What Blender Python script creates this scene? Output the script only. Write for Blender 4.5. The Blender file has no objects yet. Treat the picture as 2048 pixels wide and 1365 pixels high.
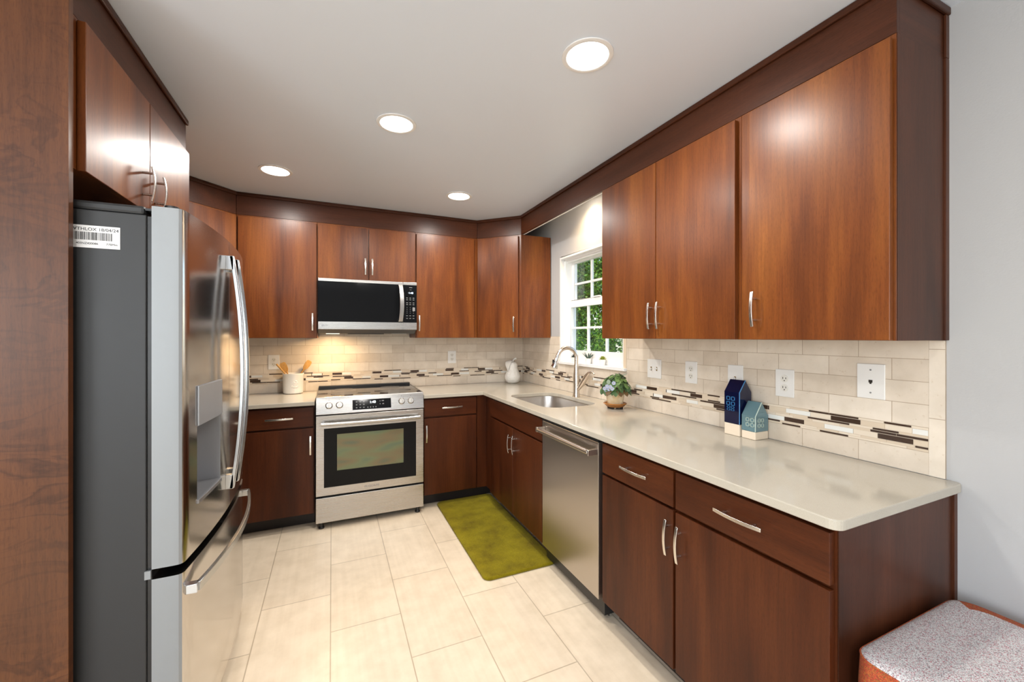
import bpy, bmesh, math, random
from mathutils import Vector, Matrix
R = random.Random(7)
sc = bpy.context.scene
COL = sc.collection
# ------------------------------------------------------------------ camera, world, light, exposure
YAW = 0.4158; HCAM = 1.38
cam_d = bpy.data.cameras.new('camera'); cam = bpy.data.objects.new('camera', cam_d); COL.objects.link(cam)
cam_d.sensor_width = 36.0; cam_d.lens = 815.06 / 2048 * 36.0
cam_d.shift_y = -(682.5 - 673.2) / 2048
cam_d.clip_start = 0.02
cam.location = (0, 0, HCAM); cam.rotation_euler = (math.pi / 2, 0, -YAW)
sc.camera = cam
sc.view_settings.view_transform = 'Standard'; sc.view_settings.look = 'None'
sc.view_settings.gamma = 1.0; sc.view_settings.use_curve_mapping = False
sc.view_settings.exposure = 0.0
w = bpy.data.worlds.new('sky'); sc.world = w; w.use_nodes = True
wn = w.node_tree.nodes; wl = w.node_tree.links; wn.clear()
wo = wn.new('ShaderNodeOutputWorld'); wb = wn.new('ShaderNodeBackground'); wsk = wn.new('ShaderNodeTexSky')
wsk.sky_type = 'NISHITA'; wsk.sun_disc = False; wsk.sun_elevation = math.radians(55); wsk.sun_rotation = math.radians(250)
wb.inputs['Strength'].default_value = 0.45
wl.new(wsk.outputs['Color'], wb.inputs['Color']); wl.new(wb.outputs['Background'], wo.inputs['Surface'])

def lamp(name, kind, loc, rot, energy, color, **kw):
    d = bpy.data.lights.new(name, kind); d.energy = energy; d.color = color
    for k, v in kw.items(): setattr(d, k, v)
    o = bpy.data.objects.new(name, d); COL.objects.link(o); o.location = loc; o.rotation_euler = rot
    return o
lamp('sun', 'SUN', (-4, 5, 8), (math.radians(8), math.radians(-38), 0), 6.0, (1, .95, .86), angle=.02)
# area lamps added at unseen windows behind the camera, standing in for daylight
lamp('window_fill_lamp', 'AREA', (-1.5, -3.02, 1.45), (math.radians(90), 0, 0), 58, (.92, .96, 1), shape='RECTANGLE', size=1.8, size_y=1.8)
lamp('side_window_fill_lamp', 'AREA', (-2.52, -0.9, 1.45), (math.radians(90), 0, math.radians(-90)), 62, (.92, .96, 1), shape='RECTANGLE', size=1.6, size_y=1.4)
WARM = (1.0, .96, .905); WARMER = (1.0, .68, .36)
E_DOWN = 14.0; E_SINK = 5.2; E_HOOD = 4.2; GLOW = 9.0

# ------------------------------------------------------------------ room numbers (metres)
XW = 1.8324; YB = 3.8635; ZC = 2.446; XL = -1.255; CT = .914

# ------------------------------------------------------------------ mesh builder
class MB:
    def __init__(s): s.v = []; s.f = []; s.m = []
    def add(s, vs, fs, mi=0):
        o = len(s.v); s.v += [Vector(p) for p in vs]
        for f in fs: s.f.append([o + i for i in f]); s.m.append(mi)
        return s
    def box(s, x0, x1, y0, y1, z0, z1, mi=0):
        return s.add([(x0,y0,z0),(x1,y0,z0),(x1,y1,z0),(x0,y1,z0),(x0,y0,z1),(x1,y0,z1),(x1,y1,z1),(x0,y1,z1)],
                     [(0,3,2,1),(4,5,6,7),(0,1,5,4),(1,2,6,5),(2,3,7,6),(3,0,4,7)], mi)
    def prism(s, poly, a0, a1, axis='z', mi=0):
        def P(p, a): return (p[0],p[1],a) if axis == 'z' else ((p[0],a,p[1]) if axis == 'y' else (a,p[0],p[1]))
        n = len(poly)
        return s.add([P(p,a0) for p in poly]+[P(p,a1) for p in poly],
                     [tuple(range(n))[::-1], tuple(range(n,2*n))]+[(i,(i+1)%n,n+(i+1)%n,n+i) for i in range(n)], mi)
    def tube(s, path, rad, n=12, mi=0, cap=True, flat=None):
        path = [Vector(p) for p in path]; k = len(path)
        rs = rad if isinstance(rad, (list, tuple)) else [rad]*k
        t0 = (path[1]-path[0]).normalized()
        u = t0.orthogonal().normalized() if flat is None else Vector(flat).normalized()
        vs = []
        for i, p in enumerate(path):
            t = (path[min(i+1,k-1)]-path[max(i-1,0)]).normalized()
            u = (u - t*u.dot(t)).normalized(); w_ = t.cross(u)
            for j in range(n):
                a = 2*math.pi*j/n; vs.append(p + (u*math.cos(a)+w_*math.sin(a))*rs[i])
        fs = [(i*n+j, i*n+(j+1)%n, (i+1)*n+(j+1)%n, (i+1)*n+j) for i in range(k-1) for j in range(n)]
        if cap: fs += [tuple(range(n))[::-1], tuple(range((k-1)*n, k*n))]
        return s.add(vs, fs, mi)
    def strip(s, path, side, wd, th, mi=0):
        """rectangular bar swept along a path; side = width direction"""
        path = [Vector(p) for p in path]; side = Vector(side).normalized(); k = len(path); vs = []
        for i, p in enumerate(path):
            t = (path[min(i+1,k-1)]-path[max(i-1,0)]).normalized(); nn = t.cross(side).normalized()
            for a, b in ((-1,-1),(1,-1),(1,1),(-1,1)): vs.append(p + side*(a*wd/2) + nn*(b*th/2))
        fs = [(i*4+j, i*4+(j+1)%4, (i+1)*4+(j+1)%4, (i+1)*4+j) for i in range(k-1) for j in range(4)]
        return s.add(vs, fs+[(3,2,1,0),tuple(range((k-1)*4,k*4))], mi)
    def lathe(s, c, prof, n=32, mi=0, axis=None):
        c = Vector(c); vs = []; k = len(prof)
        M = Matrix.Identity(3) if axis is None else Vector((0,0,1)).rotation_difference(Vector(axis).normalized()).to_matrix()
        for r, z in prof:
            for j in range(n):
                a = 2*math.pi*j/n; vs.append(c + M @ Vector((r*math.cos(a), r*math.sin(a), z)))
        fs = [(i*n+j, i*n+(j+1)%n, (i+1)*n+(j+1)%n, (i+1)*n+j) for i in range(k-1) for j in range(n)]
        if prof[0][0] > 1e-5: fs.append(tuple(range(n))[::-1])
        if prof[-1][0] > 1e-5: fs.append(tuple(range((k-1)*n, k*n)))
        return s.add(vs, fs, mi)
    def build(s, name, mats, parent=None, bevel=0, smooth=0, seg=2, recalc=True):
        org = parent['_o'] if parent is not None else (0,0,0)
        org = Vector(org)
        me = bpy.data.meshes.new(name)
        me.from_pydata([tuple(p-org) for p in s.v], [], s.f)
        if not isinstance(mats, (list, tuple)): mats = [mats]
        for m in mats: me.materials.append(m)
        me.polygons.foreach_set('material_index', s.m)
        if recalc:
            bm = bmesh.new(); bm.from_mesh(me); bmesh.ops.remove_doubles(bm, verts=bm.verts, dist=1e-6)
            bmesh.ops.recalc_face_normals(bm, faces=bm.faces); bm.to_mesh(me); bm.free()
        if smooth:
            me.polygons.foreach_set('use_smooth', [True]*len(me.polygons)); me.set_sharp_from_angle(angle=math.radians(smooth))
        me.update()
        o = bpy.data.objects.new(name, me); COL.objects.link(o)
        o['_o'] = tuple(org)
        if parent is not None: o.parent = parent
        if bevel:
            b = o.modifiers.new('bevel', 'BEVEL'); b.width = bevel; b.segments = seg; b.limit_method = 'ANGLE'; b.angle_limit = math.radians(40)
            b.harden_normals = False
        return o
def box(*a): return MB().box(*a)
def thing(name, loc, label, cat, group=None):
    o = bpy.data.objects.new(name, None); COL.objects.link(o); o.location = loc; o['_o'] = tuple(loc)
    o.empty_display_size = .05
    return tag(o, label, cat, group)
def tag(o, label=None, cat=None, group=None, kind=None):
    if label: o['label'] = label
    if cat: o['category'] = cat
    if group: o['group'] = group
    if kind: o['kind'] = kind
    return o
def copy_tree(o, parent=None, loc=None):
    c = o.copy(); COL.objects.link(c)
    if parent is not None: c.parent = parent
    if loc is not None: c.location = loc
    for ch in list(o.children): copy_tree(ch, c)
    return c
def cut(o, mb):
    """take the volume of mb out of o's mesh"""
    org = Vector(o['_o']); k = mb.build('cutter', [], None); k.data.transform(Matrix.Translation(-org))
    md = o.modifiers.new('cut', 'BOOLEAN'); md.object = k; md.operation = 'DIFFERENCE'; md.solver = 'EXACT'
    others = [m for m in o.modifiers if m != md]; vis = [m.show_viewport for m in others]
    for m in others: m.show_viewport = False
    lw = o.parent; o.parent = None
    dg = bpy.context.evaluated_depsgraph_get(); dg.update()
    me = bpy.data.meshes.new_from_object(o.evaluated_get(dg)); old = o.data; o.modifiers.remove(md); o.data = me
    o.parent = lw
    for m, v_ in zip(others, vis): m.show_viewport = v_
    kd = k.data; bpy.data.objects.remove(k); bpy.data.meshes.remove(kd)
def text(name, body, mat, parent, loc, size, right, up, align='CENTER', ext=.0003):
    cu = bpy.data.curves.new('t', 'FONT'); cu.body = body; cu.size = size; cu.align_x = align; cu.align_y = 'CENTER'; cu.extrude = ext
    t = bpy.data.objects.new('t', cu); COL.objects.link(t)
    dg = bpy.context.evaluated_depsgraph_get(); me = bpy.data.meshes.new_from_object(t.evaluated_get(dg))
    bpy.data.objects.remove(t); bpy.data.curves.remove(cu)
    r = Vector(right).normalized(); u = Vector(up).normalized(); n = r.cross(u)
    M = Matrix(((r.x,u.x,n.x),(r.y,u.y,n.y),(r.z,u.z,n.z))).to_4x4()
    org = Vector(parent['_o']); M.translation = Vector(loc)-org; me.transform(M)
    me.materials.clear(); me.materials.append(mat); me.name = name
    o = bpy.data.objects.new(name, me); COL.objects.link(o); o['_o'] = tuple(org); o.parent = parent
    return o

# ------------------------------------------------------------------ materials
def srgb(r, g, b):
    f = lambda c: (c/255/12.92) if c/255 <= .04045 else ((c/255+.055)/1.055)**2.4
    return (f(r), f(g), f(b), 1)
class NT:
    def __init__(s, name):
        s.mat = bpy.data.materials.new(name); s.mat.use_nodes = True; s.t = s.mat.node_tree; s.n = s.t.nodes; s.l = s.t.links
        s.p = s.n['Principled BSDF']; s.out = s.n['Material Output']
    def new(s, t, **kw):
        n = s.n.new(t)
        for k, v in kw.items():
            if k in n.inputs: n.inputs[k].default_value = v
            else: setattr(n, k, v)
        return n
    def link(s, a, b): s.l.new(a, b)
    def ramp(s, fac, stops):
        r = s.n.new('ShaderNodeValToRGB'); e = r.color_ramp.elements
        while len(e) < len(stops): e.new(.5)
        for i, (p, c) in enumerate(stops): e[i].position = p; e[i].color = c
        s.link(fac, r.inputs['Fac']); return r
    def mix(s, fac, a, b, mode='MIX'):
        m = s.n.new('ShaderNodeMix'); m.data_type = 'RGBA'; m.blend_type = mode
        for sock, v in ((m.inputs[0], fac), (m.inputs[6], a), (m.inputs[7], b)):
            if hasattr(v, 'is_output'): s.link(v, sock)
            else: sock.default_value = v
        return m.outputs[2]
    def bump(s, h, strength, dist=.001):
        b = s.new('ShaderNodeBump', Strength=strength, Distance=dist); s.link(h, b.inputs['Height']); s.link(b.outputs['Normal'], s.p.inputs['Normal'])
def simple(name, col, rough=.5, metal=0, **kw):
    m = NT(name); m.p.inputs['Base Color'].default_value = col; m.p.inputs['Roughness'].default_value = rough; m.p.inputs['Metallic'].default_value = metal
    for k, v in kw.items(): m.p.inputs[k].default_value = v
    # slight procedural unevenness in gloss
    tc = m.new('ShaderNodeTexCoord'); no = m.new('ShaderNodeTexNoise', Scale=35.0, Detail=3.0); m.link(tc.outputs['Object'], no.inputs['Vector'])
    mr = m.new('ShaderNodeMapRange'); mr.inputs['To Min'].default_value = max(0, rough-.03); mr.inputs['To Max'].default_value = min(1, rough+.03)
    m.link(no.outputs['Fac'], mr.inputs['Value']); m.link(mr.outputs['Result'], m.p.inputs['Roughness'])
    return m.mat
def wood(name, axis='z', dark=(.068,.0160,.0030,1), mid=(.152,.0405,.0068,1), light=(.25,.081,.0125,1), figure=0, rough=.45, spec=.14, coat=.42):
    m = NT(name)
    tc = m.new('ShaderNodeTexCoord'); oi = m.new('ShaderNodeObjectInfo')
    mul = m.new('ShaderNodeVectorMath', operation='SCALE'); mul.inputs[0].default_value = (7.3,5.1,3.7); m.link(oi.outputs['Random'], mul.inputs['Scale'])
    add = m.new('ShaderNodeVectorMath', operation='ADD'); m.link(tc.outputs['Object'], add.inputs[0]); m.link(mul.outputs[0], add.inputs[1])
    def mapped(al, ac):
        mp = m.new('ShaderNodeMapping'); i = 'xyz'.index(axis); scl = [ac]*3; scl[i] = al; mp.inputs['Scale'].default_value = scl
        m.link(add.outputs[0], mp.inputs['Vector']); return mp.outputs['Vector']
    blotch = m.new('ShaderNodeTexNoise', Scale=1.0, Detail=3.0, Roughness=.55); m.link(mapped(.9, 7.5), blotch.inputs['Vector']); blotch.inputs['Distortion'].default_value = .35
    grain = m.new('ShaderNodeTexNoise', Scale=1.0, Detail=6.0, Roughness=.65); m.link(mapped(5.0, 130.0), grain.inputs['Vector'])
    fleck = m.new('ShaderNodeTexNoise', Scale=1.0, Detail=2.0); m.link(mapped(60.0, 420.0), fleck.inputs['Vector'])
    base = m.ramp(blotch.outputs['Fac'], [(.25, dark), (.5, mid), (.78, light)])
    gr = m.ramp(grain.outputs['Fac'], [(.3, (.62,.58,.55,1)), (.6, (1.12,1.1,1.08,1))])
    col = m.mix(.55, base.outputs['Color'], gr.outputs['Color'], 'MULTIPLY')
    fk = m.ramp(fleck.outputs['Fac'], [(.30, (.70,.66,.62,1)), (.50, (1.03,1.03,1.03,1))]); col = m.mix(.6, col, fk.outputs['Color'], 'MULTIPLY')
    if figure:
        wv = m.new('ShaderNodeTexNoise', Scale=1.0, Detail=4.0, Roughness=.5); wv.inputs['Distortion'].default_value = 2.4; m.link(mapped(9.0, 3.2), wv.inputs['Vector'])
        fr = m.ramp(wv.outputs['Fac'], [(.40, (1.05,1.05,1.05,1)), (.485, (.45,.4,.38,1)), (.53, (1.15,1.15,1.1,1))])
        wv2 = m.new('ShaderNodeTexNoise', Scale=2.2, Detail=2.0); m.link(add.outputs[0], wv2.inputs['Vector'])
        mk = m.ramp(wv2.outputs['Fac'], [(.35, (0,0,0,1)), (.65, (1,1,1,1))])
        gt = m.new('ShaderNodeMath', operation='MULTIPLY'); gt.inputs[1].default_value = figure; m.link(mk.outputs['Color'], gt.inputs[0])
        col = m.mix(gt.outputs[0], col, m.mix(1.0, col, fr.outputs['Color'], 'MULTIPLY'))
    m.link(col, m.p.inputs['Base Color'])
    m.p.inputs['Roughness'].default_value = rough
    m.p.inputs['Coat Weight'].default_value = coat; m.p.inputs['Coat Roughness'].default_value = .29
    m.p.inputs['Specular IOR Level'].default_value = spec
    m.bump(fleck.outputs['Fac'], .10, .0006)
    return m.mat
WOOD = wood('cherry_wood'); WOODX = wood('cherry_wood_along_x', 'x'); WOODY = wood('cherry_wood_along_y', 'y')
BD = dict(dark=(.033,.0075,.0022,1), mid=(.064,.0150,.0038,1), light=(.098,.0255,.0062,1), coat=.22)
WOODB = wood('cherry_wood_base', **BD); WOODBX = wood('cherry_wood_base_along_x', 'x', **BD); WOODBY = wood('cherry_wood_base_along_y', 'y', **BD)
FD = dict(dark=(.034,.0105,.0045,1), mid=(.065,.02,.0085,1), light=(.095,.029,.012,1), coat=.22)
FASX = wood('stained_fascia_along_x', 'x', **FD); FASY = wood('stained_fascia_along_y', 'y', **FD); FASZ = wood('stained_fascia_along_z', 'z', **FD)
FIG = wood('figured_panel_wood', 'z', dark=(.066,.022,.007,1), mid=(.110,.037,.011,1), light=(.16,.058,.017,1), figure=.75, rough=.45)
KICK = simple('toe_kick_black_brown', (.012,.007,.005,1), .5)

def steel(name, axis='x', base=(.52,.505,.485,1), rough=.24, streak=.10, aniso=0):
    m = NT(name); tc = m.new('ShaderNodeTexCoord'); mp = m.new('ShaderNodeMapping'); scl = [600.0]*3; scl['xyz'.index(axis)] = 3.0; mp.inputs['Scale'].default_value = scl
    m.link(tc.outputs['Object'], mp.inputs['Vector'])
    no = m.new('ShaderNodeTexNoise', Scale=1.0, Detail=3.0); m.link(mp.outputs['Vector'], no.inputs['Vector'])
    mr = m.new('ShaderNodeMapRange'); mr.inputs['To Min'].default_value = rough-streak/2; mr.inputs['To Max'].default_value = rough+streak/2
    m.link(no.outputs['Fac'], mr.inputs['Value']); m.link(mr.outputs['Result'], m.p.inputs['Roughness'])
    m.p.inputs['Base Color'].default_value = base; m.p.inputs['Metallic'].default_value = 1.0
    if aniso:
        tg = m.new('ShaderNodeTangent'); tg.direction_type = 'RADIAL'; tg.axis = 'Z'; m.p.inputs['Anisotropic'].default_value = aniso; m.link(tg.outputs[0], m.p.inputs['Tangent'])
    m.bump(no.outputs['Fac'], .012, .0002)
    return m.mat
STEEL = steel('brushed_stainless_x', rough=.27, aniso=.65); STEELZ = steel('brushed_stainless_z', 'z'); STEELY = steel('brushed_stainless_y', 'z', base=(.52,.48,.44,1), rough=.30, streak=.05, aniso=.5)
FRIDGE = steel('fridge_stainless', 'z', base=(.60,.58,.56,1), rough=.15, streak=.06)
FRSIDE = simple('fridge_door_edge_silver', (.27,.285,.295,1), .5, .35)
NICKEL = simple('satin_nickel', (.74,.71,.66,1), .24, 1.0)
FAUC = simple('brushed_nickel_faucet', (.66,.60,.53,1), .26, 1.0)
CHROME = simple('polished_chrome', (.8,.8,.8,1), .08, 1.0)
GREYM = simple('dark_grey_textured_steel', (.0165,.017,.018,1), .5)
DISP = simple('dispenser_grey', (.40,.41,.43,1), .32, .6)
BLACK = simple('black_plastic', (.010,.010,.011,1), .35)
BGLASS = simple('black_glass', (.006,.0065,.0075,1), .07, **{'Specular IOR Level': .16})
COOK = simple('black_ceramic_glass', (.012,.012,.013,1), .06)
WHITEP = simple('white_plastic', (.80,.79,.76,1), .35)
WHITEG = simple('white_glaze', (.82,.80,.75,1), .22)
TRIMW = simple('white_trim_paint', (.84,.84,.83,1), .4)
SLOT = simple('dark_slot', (.02,.015,.01,1), .6)
BRASS = simple('aged_brass', (.35,.24,.10,1), .4, .8)
def emit(name, col, st):
    m = NT(name); m.p.inputs['Base Color'].default_value = (.8,.8,.8,1); m.p.inputs['Emission Color'].default_value = col; m.p.inputs['Emission Strength'].default_value = st; return m.mat
LENS = emit('lit_lamp_lens', (1,.95,.86,1), GLOW); HLENS = emit('lit_hood_lens', (1,.78,.5,1), 3.0)
DIGIT = emit('lit_display_digits', (.85,.95,1,1), 2.2); MDIGIT = emit('lit_blue_digits', (.45,.7,1,1), 2.0)
PRINT = simple('pale_print', (.24,.24,.24,1), .5); INK = simple('black_ink', (.03,.03,.03,1), .6)

def paint(name, col, rough=.6, n=.35):
    m = NT(name); g = m.new('ShaderNodeNewGeometry'); no = m.new('ShaderNodeTexNoise', Scale=180.0, Detail=3.0); m.link(g.outputs['Position'], no.inputs['Vector'])
    m.p.inputs['Base Color'].default_value = col; m.p.inputs['Roughness'].default_value = rough; m.bump(no.outputs['Fac'], n, .0008); return m.mat
WALLP = paint('pale_grey_wall_paint', (.47,.47,.47,1), .55); CEILP = paint('ceiling_paint', (.745,.81,.90,1), .38, .15)

def brick(name, ua, va, u0, v0, bw, rh, c1, c2, mortar, msize, off=.5, rough=.25, flecks=0, streak=0, bumpy=.25):
    m = NT(name); g = m.new('ShaderNodeNewGeometry'); sp = m.new('ShaderNodeSeparateXYZ'); m.link(g.outputs['Position'], sp.inputs['Vector'])
    cb = m.new('ShaderNodeCombineXYZ')
    for ax, o0, inp in ((ua, u0, 'X'), (va, v0, 'Y')):
        s_ = m.new('ShaderNodeMath', operation='SUBTRACT'); m.link(sp.outputs['XYZ'.index(ax.upper())], s_.inputs[0]); s_.inputs[1].default_value = o0; m.link(s_.outputs[0], cb.inputs[inp])
    b = m.new('ShaderNodeTexBrick'); b.offset = off; b.offset_frequency = 2; b.squash = 1.0
    for k, v_ in (('Scale',1.0),('Mortar Size',msize),('Mortar Smooth',.1),('Bias',0.0),('Brick Width',bw),('Row Height',rh),('Color1',c1),('Color2',c2),('Mortar',mortar)): b.inputs[k].default_value = v_
    m.link(cb.outputs['Vector'], b.inputs['Vector'])
    n1 = m.new('ShaderNodeTexNoise', Scale=9.0, Detail=5.0, Roughness=.6); m.link(g.outputs['Position'], n1.inputs['Vector'])
    mot = m.ramp(n1.outputs['Fac'], [(.3, (.90,.885,.86,1)), (.7, (1.05,1.05,1.05,1))])
    col = m.mix(1.0, b.outputs['Color'], mot.outputs['Color'], 'MULTIPLY')
    if flecks:
        n2 = m.new('ShaderNodeTexNoise', Scale=55.0, Detail=4.0, Roughness=.7); m.link(g.outputs['Position'], n2.inputs['Vector'])
        fr = m.ramp(n2.outputs['Fac'], [(.62, (1,1,1,1)), (.72, (.78,.70,.60,1))])
        col = m.mix(flecks, col, m.mix(1.0, col, fr.outputs['Color'], 'MULTIPLY'))
    if streak:
        mp = m.new('ShaderNodeMapping'); mp.inputs['Scale'].default_value = (40,1.6,1); m.link(g.outputs['Position'], mp.inputs['Vector'])
        n3 = m.new('ShaderNodeTexNoise', Scale=1.0, Detail=4.0); m.link(mp.outputs['Vector'], n3.inputs['Vector'])
        sr = m.ramp(n3.outputs['Fac'], [(.3, (.93,.92,.90,1)), (.7, (1.03,1.03,1.03,1))]); col = m.mix(streak, col, m.mix(1.0, col, sr.outputs['Color'], 'MULTIPLY'))
    m.link(col, m.p.inputs['Base Color']); m.p.inputs['Roughness'].default_value = rough
    inv = m.new('ShaderNodeMath', operation='SUBTRACT'); inv.inputs[0].default_value = 1.0; m.link(b.outputs['Fac'], inv.inputs[1]); m.bump(inv.outputs[0], bumpy, .001)
    return m.mat
FLOORM = brick('beige_floor_tile', 'y', 'x', 2.0786+.30475-6.095, -.0066-.3195*12, .6095, .3195, (.78,.665,.515,1), (.74,.625,.48,1), (.50,.41,.30,1), .0026, streak=.7, rough=.30, bumpy=.3)
TC1 = (.665,.575,.470,1); TC2 = (.78,.70,.595,1); TMO = (.44,.345,.25,1)
TB_UP = brick('stone_tile_back', 'x', 'z', .811-.2036*20, 1.073, .2036, .0765, TC1, TC2, TMO, .0011, flecks=.7, rough=.32)
TB_LO = brick('stone_tile_back_low', 'x', 'z', .811-.2036*20, .914-.0765, .2036, .0765, TC1, TC2, TMO, .0011, flecks=.7, rough=.32)
TR_UP = brick('stone_tile_right', 'y', 'z', 1.687-.2012*20, 1.073, .2012, .0765, TC1, TC2, TMO, .0011, flecks=.7, rough=.32)
TR_LO = brick('stone_tile_right_low', 'y', 'z', 1.687-.2012*20, .914-.0765, .2012, .0765, TC1, TC2, TMO, .0011, flecks=.7, rough=.32)
T_ST = brick('stone_edge_tile', 'y', 'z', .642, 1.107-.23*4, .6, .23, TC2, TC2, TMO, .0011, off=0, flecks=.7, rough=.32)
M_DK = simple('brown_glass_mosaic', (.055,.032,.022,1), .14); M_WH = simple('white_glass_mosaic', (.78,.78,.74,1), .12)
M_BG = simple('beige_stone_mosaic', (.66,.55,.42,1), .4); M_CR = simple('cream_stone_mosaic', (.74,.645,.52,1), .35)

def quartz():
    m = NT('beige_quartz'); g = m.new('ShaderNodeNewGeometry')
    n1 = m.new('ShaderNodeTexNoise', Scale=800.0, Detail=2.0); m.link(g.outputs['Position'], n1.inputs['Vector'])
    n2 = m.new('ShaderNodeTexNoise', Scale=3.0, Detail=4.0); m.link(g.outputs['Position'], n2.inputs['Vector'])
    r = m.ramp(n1.outputs['Fac'], [(.35, (.43,.395,.33,1)), (.5, (.465,.43,.36,1)), (.68, (.505,.47,.40,1))])
    r2 = m.ramp(n2.outputs['Fac'], [(.3, (.96,.95,.93,1)), (.7, (1.03,1.03,1.03,1))])
    m.link(m.mix(1.0, r.outputs['Color'], r2.outputs['Color'], 'MULTIPLY'), m.p.inputs['Base Color'])
    m.p.inputs['Roughness'].default_value = .11; return m.mat
QUARTZ = quartz()

def glass(name, tint=(1,1,1,1), refl=.06):
    m = NT(name); tr = m.new('ShaderNodeBsdfTransparent'); gl = m.new('ShaderNodeBsdfGlossy'); gl.inputs['Roughness'].default_value = .02; tr.inputs['Color'].default_value = tint
    no = m.new('ShaderNodeTexNoise', Scale=2.0); rr = m.new('ShaderNodeMapRange'); rr.inputs['To Min'].default_value = refl*.9; rr.inputs['To Max'].default_value = refl*1.1; m.link(no.outputs['Fac'], rr.inputs['Value'])
    mx = m.new('ShaderNodeMixShader'); m.link(rr.outputs['Result'], mx.inputs[0]); m.link(tr.outputs[0], mx.inputs[1]); m.link(gl.outputs[0], mx.inputs[2]); m.link(mx.outputs[0], m.out.inputs['Surface']); return m.mat
PANE = glass('window_glass')
def ovenpane():
    m = NT('coated_oven_glass'); tr = m.new('ShaderNodeBsdfTransparent'); tr.inputs['Color'].default_value = (.55,.62,.5,1)
    tc = m.new('ShaderNodeTexCoord'); mp = m.new('ShaderNodeMapping'); mp.inputs['Scale'].default_value = (2,2,7); m.link(tc.outputs['Object'], mp.inputs['Vector'])
    no = m.new('ShaderNodeTexNoise', Scale=1.6, Detail=1.0); m.link(mp.outputs['Vector'], no.inputs['Vector'])
    rp = m.ramp(no.outputs['Fac'], [(.3, (.15,.23,.19,1)), (.45, (.25,.29,.17,1)), (.6, (.28,.23,.14,1)), (.75, (.14,.21,.16,1))])  # green and olive bands stand in for reflections on the coated glass
    m.link(rp.outputs['Color'], m.p.inputs['Base Color']); m.p.inputs['Roughness'].default_value = .28; m.p.inputs['Metallic'].default_value = .55
    mx = m.new('ShaderNodeMixShader'); mx.inputs[0].default_value = .72; m.link(tr.outputs[0], mx.inputs[1]); m.link(m.p.outputs[0], mx.inputs[2]); m.link(mx.outputs[0], m.out.inputs['Surface']); return m.mat
OVENP = ovenpane()
def weave(name, cols, scale=640):
    m = NT(name); tc = m.new('ShaderNodeTexCoord'); wv = m.new('ShaderNodeTexNoise', Scale=scale, Detail=2.0); m.link(tc.outputs['Object'], wv.inputs['Vector'])
    ck = m.new('ShaderNodeTexVoronoi', Scale=scale*.9); m.link(tc.outputs['Object'], ck.inputs['Vector'])
    sp = m.new('ShaderNodeSeparateColor'); m.link(ck.outputs['Color'], sp.inputs['Color'])
    r = m.ramp(sp.outputs[0], [(i/len(cols), c) for i, c in enumerate(cols)]); r.color_ramp.interpolation = 'CONSTANT'
    m.link(r.outputs['Color'], m.p.inputs['Base Color']); m.p.inputs['Roughness'].default_value = .9; m.bump(wv.outputs['Fac'], .5, .002); return m.mat
W_TOP = weave('grey_pink_weave', [(.62,.61,.61,1),(.24,.22,.23,1),(.72,.71,.71,1),(.46,.17,.20,1),(.60,.59,.59,1),(.68,.67,.67,1),(.40,.37,.38,1),(.70,.69,.69,1),(.52,.42,.43,1)])
W_SIDE = weave('rust_orange_weave', [(.42,.06,.025,1),(.30,.05,.02,1),(.46,.16,.03,1),(.52,.10,.03,1),(.20,.09,.03,1),(.44,.05,.03,1)])
def matm():
    m = NT('olive_plush'); g = m.new('ShaderNodeNewGeometry'); n1 = m.new('ShaderNodeTexNoise', Scale=420.0, Detail=3.0, Roughness=.7); n2 = m.new('ShaderNodeTexNoise', Scale=7.0, Detail=5.0, Roughness=.65)
    m.link(g.outputs['Position'], n1.inputs['Vector']); m.link(g.outputs['Position'], n2.inputs['Vector'])
    r = m.ramp(n2.outputs['Fac'], [(.3, (.15,.108,.003,1)), (.5, (.235,.185,.004,1)), (.7, (.30,.245,.008,1))]); r1 = m.ramp(n1.outputs['Fac'], [(.3, (.55,.55,.5,1)), (.65, (1.25,1.25,1.2,1))])
    m.link(m.mix(1.0, r.outputs['Color'], r1.outputs['Color'], 'MULTIPLY'), m.p.inputs['Base Color']); m.p.inputs['Roughness'].default_value = .95; m.p.inputs['Sheen Weight'].default_value = .05; m.p.inputs['Specular IOR Level'].default_value = .1; m.bump(n1.outputs['Fac'], .8, .004); return m.mat
OLIVE = matm()
def leafm(name, a, b, rough=.5, trans=.25):
    m = NT(name); tc = m.new('ShaderNodeTexCoord'); no = m.new('ShaderNodeTexNoise', Scale=3.0, Detail=8.0, Roughness=.8); m.link(tc.outputs['Object'], no.inputs['Vector'])
    r = m.ramp(no.outputs['Fac'], [(.35, a), (.65, b)]); m.link(r.outputs['Color'], m.p.inputs['Base Color']); m.p.inputs['Roughness'].default_value = rough
    tl = m.new('ShaderNodeBsdfTranslucent'); m.link(r.outputs['Color'], tl.inputs['Color']); mx = m.new('ShaderNodeMixShader'); mx.inputs[0].default_value = trans
    m.link(m.p.outputs[0], mx.inputs[1]); m.link(tl.outputs[0], mx.inputs[2]); m.link(mx.outputs[0], m.out.inputs['Surface']); return m.mat
BARK = simple('bark', (.10,.065,.04,1), .9); UTW = wood('bamboo', 'z', dark=(.42,.22,.06,1), mid=(.56,.31,.09,1), light=(.66,.40,.14,1), rough=.5)

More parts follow.
